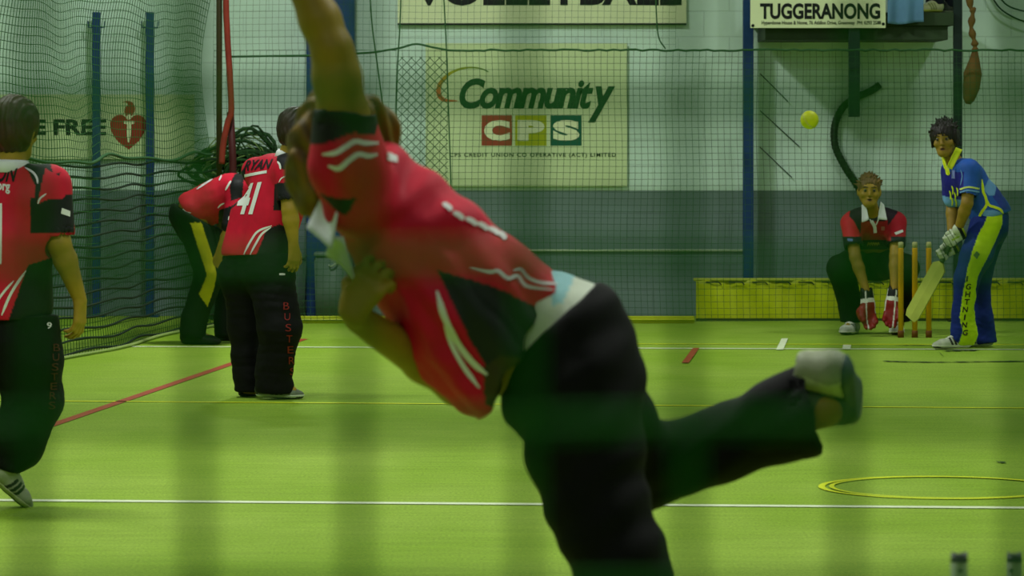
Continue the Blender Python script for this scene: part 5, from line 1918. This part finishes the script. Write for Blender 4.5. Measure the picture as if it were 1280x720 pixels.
# =============================================================== bowler, large, in front
def person_bowler():
    D = 8.0
    J = lambda x, y, dy=0.0: W(x, y, D+dy)
    t = thing('person', (W(760, 0, D).x, D, 0), 'person in red shirt and black trousers bowling, seen large from behind with one arm raised', 'person')
    hc = J(437, 192, 0.15)
    Rh = frame((-0.35, 0.92, -0.15), (-0.35, 0.1, 0.9))
    SKW = rgb(152, 124, 30)
    j = dict(N=J(470, 240, 0.08), P=J(706, 436, 0.02), SL=J(440, 236, -0.10), SR=J(505, 322, 0.20), EL=J(415, 62, -0.16), ER=J(572, 480, 0.10),
             WL=J(352, -84, -0.10), WR=J(447, 398, -0.10), HL=J(712, 470, -0.07), HR=J(722, 470, 0.10), KL=J(762, 690, -0.14), KR=J(796, 590, 0.33),
             AL=J(832, 985, -0.02), AR=J(1030, 512, 0.20), TL=J(838, 1035, 0.16), TR=J(1045, 520, 0.26), hc=hc, Rh=Rh, w=0.98)
    lo, hi = bounds(j, 0.2)
    # the bare body
    S = Clay(lo, hi, 0.0055)
    S.chain([J(465, 245, 0.03), J(512, 300, 0.02), J(588, 378, 0.02), J(652, 425, 0.02), J(706, 445, 0.02), J(722, 480, 0.02)], [0.080, 0.092, 0.112, 0.115, 0.110, 0.110], 0.04)
    S.cone(J(470, 248, 0.05), j['SR'], 0.06, 0.05, 0.04)
    S.cone(j['N'], hc+Vector((R_ := Rh@np.array([0, -0.02, -0.05])).tolist()), 0.056, 0.050, 0.03)
    add_head(S, hc, Rh, 1.0)
    S.chain([j['SL'], J(430, 150, -0.13), J(421, 95, -0.15), j['EL'], J(400, 25, -0.15), J(376, -30, -0.13), j['WL']], [0.056, 0.054, 0.048, 0.040, 0.0405, 0.036, 0.027], 0.02)
    S.chain([j['SR'], j['ER'], J(530, 452, 0.06), j['WR']], [0.052, 0.043, 0.043, 0.030], 0.02)
    for s in 'LR':
        S.chain([j['H'+s], j['K'+s]], [0.088, 0.055], 0.04)
        K_, A_ = A3(j['K'+s]), A3(j['A'+s])
        S.chain([K_, K_*0.7+A_*0.3, A_], [0.054, 0.054, 0.036], 0.02)
        S.cone(A_, A3(j['T'+s])*0.8+A_*0.2, 0.034, 0.022, 0.02)
    add_hand(S, j['WL'], (-0.15, 0.2, 1), (-0.9, 0.4, 0.1), (0.3, 0.9, 0), 1.0, curl=(0.3, 0.4, 0.4))
    add_hand(S, J(436, 400, -0.125), (0.50, -0.02, 0.86), (0.35, 0.93, 0.0), (-0.85, 0.2, 0.5), 1.0, curl=(0.55, 0.95, 0.8), thumb_in=0.4, spread=0.17, rf=1.0, k=0.002)
    clay_obj('body', S, mat('skin', attr=True), t, const(SKW))
    # hair: long and swinging
    cc = A3(hc)
    S = Clay(cc-0.22-np.array([0.05, 0, 0.08]), cc+0.24, 0.005)
    def L(x, y, z): return cc+Rh@np.array([x, y, z])
    S.ell(L(0, -0.014, 0.03), (0.092, 0.106, 0.098), Rh, 0.0)
    S.ell(L(0, -0.04, -0.03), (0.080, 0.07, 0.085), Rh, 0.03)
    S.ell(L(0, 0.125, -0.05), (0.066, 0.075, 0.10), Rh, 0.01, 'sub')
    for (pp, rr_) in ((((404, 140, 0.02), (384, 175, 0.0), (380, 215, 0.0), (388, 250, 0.0), (402, 286, 0.02)), (0.045, 0.034, 0.032, 0.026, 0.010)),
                      (((396, 150, 0.0), (377, 190, -0.01), (374, 225, 0.0), (384, 262, 0.0)), (0.035, 0.026, 0.022, 0.008)),
                      (((410, 150, 0.0), (398, 200, -0.03), (396, 240, -0.02), (406, 270, 0.0)), (0.03, 0.026, 0.022, 0.008)),
                      (((462, 140, 0.06), (484, 160, 0.08), (494, 190, 0.08)), (0.035, 0.022, 0.010)),
                      (((455, 160, 0.06), (474, 190, 0.08), (484, 214, 0.08)), (0.04, 0.03, 0.012))):
        S.chain([J(*q) for q in pp], rr_, 0.015)
    def dsp(P, N):
        q = (P-cc)@Rh
        return 0.005*np.sin(q[:, 0]*170+q[:, 1]*60+5*wob(P, 9, 2))+0.004*wob(P*np.array([1, 1, 0.4]), 50, 5)
    def hcf(P, N):
        q = (P-cc)@Rh
        v = 1+0.30*np.sin(q[:, 0]*260+6*wob(P, 10, 2))+0.25*wob(P*np.array([1.6, 1, 0.3]), 40, 8)
        return np.array(rgb(122, 94, 28))[None, :]*np.clip(v, 0.25, 2)[:, None]
    clay_obj('hair', S, mat('hair', attr=True), t, hcf, 1, dsp)
    # pale undershirt showing at the waist
    lo2, hi2 = A3(J(560, 560, -0.35)), A3(J(840, 300, 0.35))
    S = Clay(lo2, hi2, 0.006)
    S.cone(J(682, 414, 0.0), J(702, 426, 0.0), 0.128, 0.137, 0.03, flat=(0, 1, 0), f=0.95)
    S.clip(J(760, 385), (1, 0, -0.9))
    def ucf(P, N):
        x, y = pix(P, D)
        C = np.tile(np.array(rgb(206, 214, 196)), (len(P), 1))
        C[inside(x, y, [(690, 330), (722, 330), (716, 350), (702, 375), (690, 380)])] = rgb(150, 200, 206)
        return C
    clay_obj('undershirt', S, M_CLOTH, t, ucf, 2, lambda P, N: 0.003*wob(P, 20, 3))
    # shirt
    lo2, hi2 = A3(J(360, 560, -0.40)), A3(J(770, 100, 0.42))
    S = Clay(lo2, hi2, 0.005)
    S.chain([J(462, 240, 0.02), J(512, 300, 0.02), J(588, 378, 0.02), J(652, 430, 0.02)], [0.100, 0.114, 0.146, 0.172], 0.05, flat=(0, 1, 0), f=0.92)
    S.chain([J(500, 350, 0.06), J(560, 430, 0.06), J(600, 480, 0.02)], [0.06, 0.07, 0.07], 0.05)
    S.cone(J(500, 310, 0.15), J(530, 370, 0.17), 0.08, 0.08, 0.06)
    S.cone(j['SR'], A3(j['SR'])*0.45+A3(j['ER'])*0.55, 0.066, 0.060, 0.04)
    S.chain([J(448, 248, -0.08), J(434, 200, -0.115), J(431.5, 143, -0.13)], [0.080, 0.072, 0.066], 0.04)
    S.cone(J(478, 215, 0.04), J(560, 285, 0.02), 0.05, 0.07, 0.05)
    S.clip(J(431, 139), (0.08, 0, 1.0), lo=A3(J(370, 200, -0.4)), hi=A3(J(480, 100, 0.1)))
    S.clip(J(653, 431), (0.875, 0, -0.485), lo=A3(J(560, 560, -0.4)), hi=A3(J(770, 330, 0.4)))
    S.cone(J(431, 150, -0.13), J(430, 125, -0.13), 0.058, 0.060, 0, mode='sub')
    GRN = rgb(30, 40, 34)
    def cf(P, N):
        x, y = pix(P, D)
        C = np.tile(np.array(RED), (len(P), 1))
        C[inside(x, y, [(380, 120), (480, 120), (474, 168), (445, 166), (432, 172), (415, 178), (396, 180), (380, 176)])] = rgb(26, 26, 26)
        C[inside(x, y, [(402, 240), (425, 246), (449, 246), (440, 262), (434, 268), (420, 258)])] = rgb(26, 26, 26)
        C[inside(x, y, [(548, 336), (585, 346), (620, 356), (664, 378), (692, 388), (720, 400), (660, 500), (632, 500), (612, 460), (590, 424), (570, 384)])] = GRN
        C[inside(x, y, [(604, 455), (626, 440), (650, 440), (640, 520), (606, 500)])] = rgb(60, 56, 30)
        return C
    def sd(P, N):
        a = A3(J(470, 240)); b = A3(J(650, 430)); d = unit(b-a)
        u = (P-a)@d; v = P[:, 0]*d[2]-P[:, 2]*d[0]
        w_ = np.clip(u/0.30, 0.1, 1)
        f = np.sin(v*48+u*9+2.0*wob(P, 5, 3))*0.5+np.sin(v*95-u*14+2*wob(P, 7, 9))*0.3
        ap = A3(J(470, 290)); du, dv = P[:, 0]-ap[0], P[:, 2]-ap[2]
        rd = np.hypot(du, dv); an = np.arctan2(dv, du)
        rays = np.sin(an*11+2.2*wob(P, 5, 21))*np.exp(-((rd-0.17)/0.10)**2)      # creases fanning out from the armpit
        return w_*(0.014*f+0.008*wob(P, 12, 77))+0.004*rays*np.clip(rd/0.1, 0, 1)
    sh = clay_obj('shirt', S, M_CLOTH, t, cf, 2, sd)
    W_ = 6.5
    stripe('sleeve_stripe', [(404, 193), (420, 191), (431, 184), (443, 177), (456, 179), (473, 179)], W_, D, sh, M_PRINT, sh)
    stripe('sleeve_stripe', [(411, 207), (424, 210), (436, 200), (447, 193), (460, 195), (472, 193)], W_, D, sh, M_PRINT, sh)
    stripe('back_stripe', [(588, 336), (612, 341), (622, 340), (634, 349), (646, 346), (658, 358), (692, 363)], 4.6, D, sh, M_PRINT, sh)
    stripe('back_stripe', [(640, 340), (650, 338), (660, 348), (676, 354), (696, 356)], 4.0, D, sh, M_PRINT, sh)
    stripe('front_stripe', [(546, 364), (556, 395), (574, 430), (592, 453), (610, 468)], 7.5, D, sh, M_PRINT, sh)
    stripe('front_stripe', [(557, 406), (566, 432), (580, 458), (600, 485)], 6.0, D, sh, M_PRINT, sh)
    patch('shoulder_logo', [(483, 190), (496, 196), (496, 204), (483, 200)], D, sh, M_PRINT, sh, 3, 3)
    for (x, y, w_) in ((560, 257, 7), (574, 268, 8), (590, 275, 9), (604, 281, 8), (618, 287, 9), (628, 293, 5)):
        stripe('number_print', [(x-w_, y-2), (x, y+2), (x+w_*0.6, y+7)], 6, D, sh, M_PRINT, sh)
    # the loose white collar
    flap('collar', [J(404, 242, -0.06), J(422, 262, -0.14), J(414, 312, -0.15), J(383, 285, -0.08)], M_COLLAR, sh, 0.004)
    flap('collar', [J(412, 296, -0.13), J(428, 296, -0.15), J(444, 356, -0.12), J(407, 318, -0.09)], M_COLLAR, sh, 0.004)
    # trousers
    lo2, hi2 = A3(J(590, 1060, -0.45)), A3(J(1080, 310, 0.62))
    S = Clay(lo2, hi2, 0.0065)
    S.cone(J(712, 420, -0.01), J(722, 462, -0.01), 0.130, 0.136, 0.05)
    S.cone(J(718, 460, 0.08), J(722, 490, 0.08), 0.125, 0.125, 0.05)
    S.cone(J(690, 470, 0.0), J(690, 500, 0.0), 0.110, 0.105, 0.06)
    S.chain([J(727, 480, -0.05), J(731, 560, -0.09), J(750, 640, -0.12), J(776, 706, -0.14), J(806, 840, -0.08), J(832, 985, -0.02), J(834, 1005, -0.02)], [0.128, 0.118, 0.100, 0.096, 0.098, 0.100, 0.105], 0.03)
    S.chain([J(730, 480, 0.10), J(796, 585, 0.30), J(900, 556, 0.27), J(985, 524, 0.22), J(1018, 514, 0.20)], [0.12, 0.088, 0.082, 0.084, 0.094], 0.03)
    S.chain([J(960, 510, 0.2), J(1003, 482, 0.2)], [0.05, 0.036], 0.03)
    S.clip(J(694, 398), (-0.66, 0, 0.75), lo=A3(J(590, 500, -0.45)), hi=A3(J(780, 320, 0.6)))
    S.clip(J(1022, 512), (1, 0, 0.22), lo=A3(J(985, 620, -0.1)), hi=A3(J(1080, 420, 0.6)))
    S.cone(J(1012, 512, 0.20), J(1060, 506, 0.20), 0.080, 0.085, 0, mode='sub')
    S.clip((0, 0, 0.045), (0, 0, -1))
    def td(P, N):
        return 0.005*wob(P, 9, 11)+0.003*np.sin(P[:, 0]*40-P[:, 2]*55+3*wob(P, 6, 4))
    clay_obj('trousers', S, M_TROU, t, const(rgb(11, 11, 12)), 2, td)
    shoe(t, J(826, 1056, -0.10), J(840, 1056, 0.16), L=0.27, col=rgb(190, 196, 180), accent=rgb(40, 50, 60))
    S = Clay(A3(J(960, 600, -0.1)), A3(J(1110, 420, 0.5)), 0.006)
    S.cone(J(990, 512, 0.20), J(1030, 506, 0.22), 0.045, 0.044, 0.02)
    S.cone(J(1030, 506, 0.22), J(1052, 512, 0.27), 0.046, 0.036, 0.02)
    clay_obj('sock', S, M_CLOTH, t, const(rgb(60, 72, 46)), 1)
    shoe(t, J(1066, 458, 0.12), J(1082, 528, 0.40), up=(-0.95, 0.0, 0.20), wd=1.12, L=0.265, col=rgb(196, 200, 170), sole=rgb(70, 84, 90), accent=rgb(150, 156, 130), tread=rgb(60, 70, 76))
person_bowler()

# =============================================================== spectator standing on the platform, cut off by the frame
def person_platform():
    D = 29.45
    J = lambda x, y, dy=0.0: W(x, y, D+dy)
    zt = PZ
    t = thing('person', (W(1178, 0, D).x, D, PZ), 'person in dark trousers and white shoes standing on the high platform', 'person')
    x0 = W(1172, 0, D).x
    V = lambda dx, dy, z: Vector((x0+dx, D+dy, zt+z))
    hc = V(-0.02, -0.02, 1.55)
    Rh = frame((-0.6, -0.8, -0.1), (0, 0, 1))
    j = dict(N=V(0, 0, 1.38), P=V(0.02, 0, 0.92), SR=V(0.04, 0.18, 1.33), SL=V(-0.04, -0.18, 1.33), ER=V(0.06, 0.22, 1.05), EL=V(-0.02, -0.22, 1.05),
             WR=V(-0.06, 0.2, 0.85), WL=V(-0.12, -0.2, 0.85), HR=V(0.05, 0.09, 0.86), HL=V(0.0, -0.09, 0.86), KR=V(0.06, 0.09, 0.48), KL=V(-0.02, -0.10, 0.48),
             AR=V(0.10, 0.09, 0.09), AL=V(-0.03, -0.10, 0.09), TR=V(0.0, 0.06, 0.03), TL=V(-0.12, -0.13, 0.03), hc=hc, Rh=Rh, w=1.0)
    build_body(t, j, 0.009, t, SK_OL, hands={'R': dict(d=(0, 0, -1), n=(0, -1, 0), th=(-1, 0, 0)), 'L': dict(d=(0, 0, -1), n=(0, 1, 0), th=(-1, 0, 0))})
    hair_cap(t, hc, Rh, 1.0, rgb(40, 28, 18), 'hair', h=0.008)
    lo, hi = bounds(j)
    S = Clay(lo, hi, 0.009)
    add_torso(S, j, 0.02, 0.06)
    for s in 'RL':
        S.cone(j['S'+s], A3(j['S'+s])*0.3+A3(j['E'+s])*0.7, 0.064, 0.062, 0.04)
    S.clip(V(0, 0, 0.82), (0, 0, -1))
    clay_obj('shirt', S, M_CLOTH, t, const(rgb(50, 56, 80)), 2)
    S = Clay(lo, hi, 0.009)
    for s in 'RL':
        S.chain([j['H'+s], j['K'+s], j['A'+s]], [0.115, 0.085, 0.070], 0.04)
    S.clip(V(0, 0, 0.92), (0, 0, 1)); S.clip(V(0, 0, 0.05), (0, 0, -1))
    clay_obj('trousers', S, M_TROU, t, const(rgb(28, 34, 44)), 2, lambda P, N: 0.006*wob(P, 12, 6))
    shoe(t, V(0.03, -0.09, 0.002), V(-0.18, -0.24, 0.002), L=0.28, col=rgb(196, 200, 150), sole=rgb(190, 200, 80), accent=rgb(140, 150, 90), h=0.006)
    shoe(t, V(0.14, 0.10, 0.002), V(-0.08, -0.04, 0.002), L=0.28, col=rgb(60, 64, 60), sole=rgb(120, 124, 110), accent=rgb(40, 44, 40), h=0.006)
person_platform()
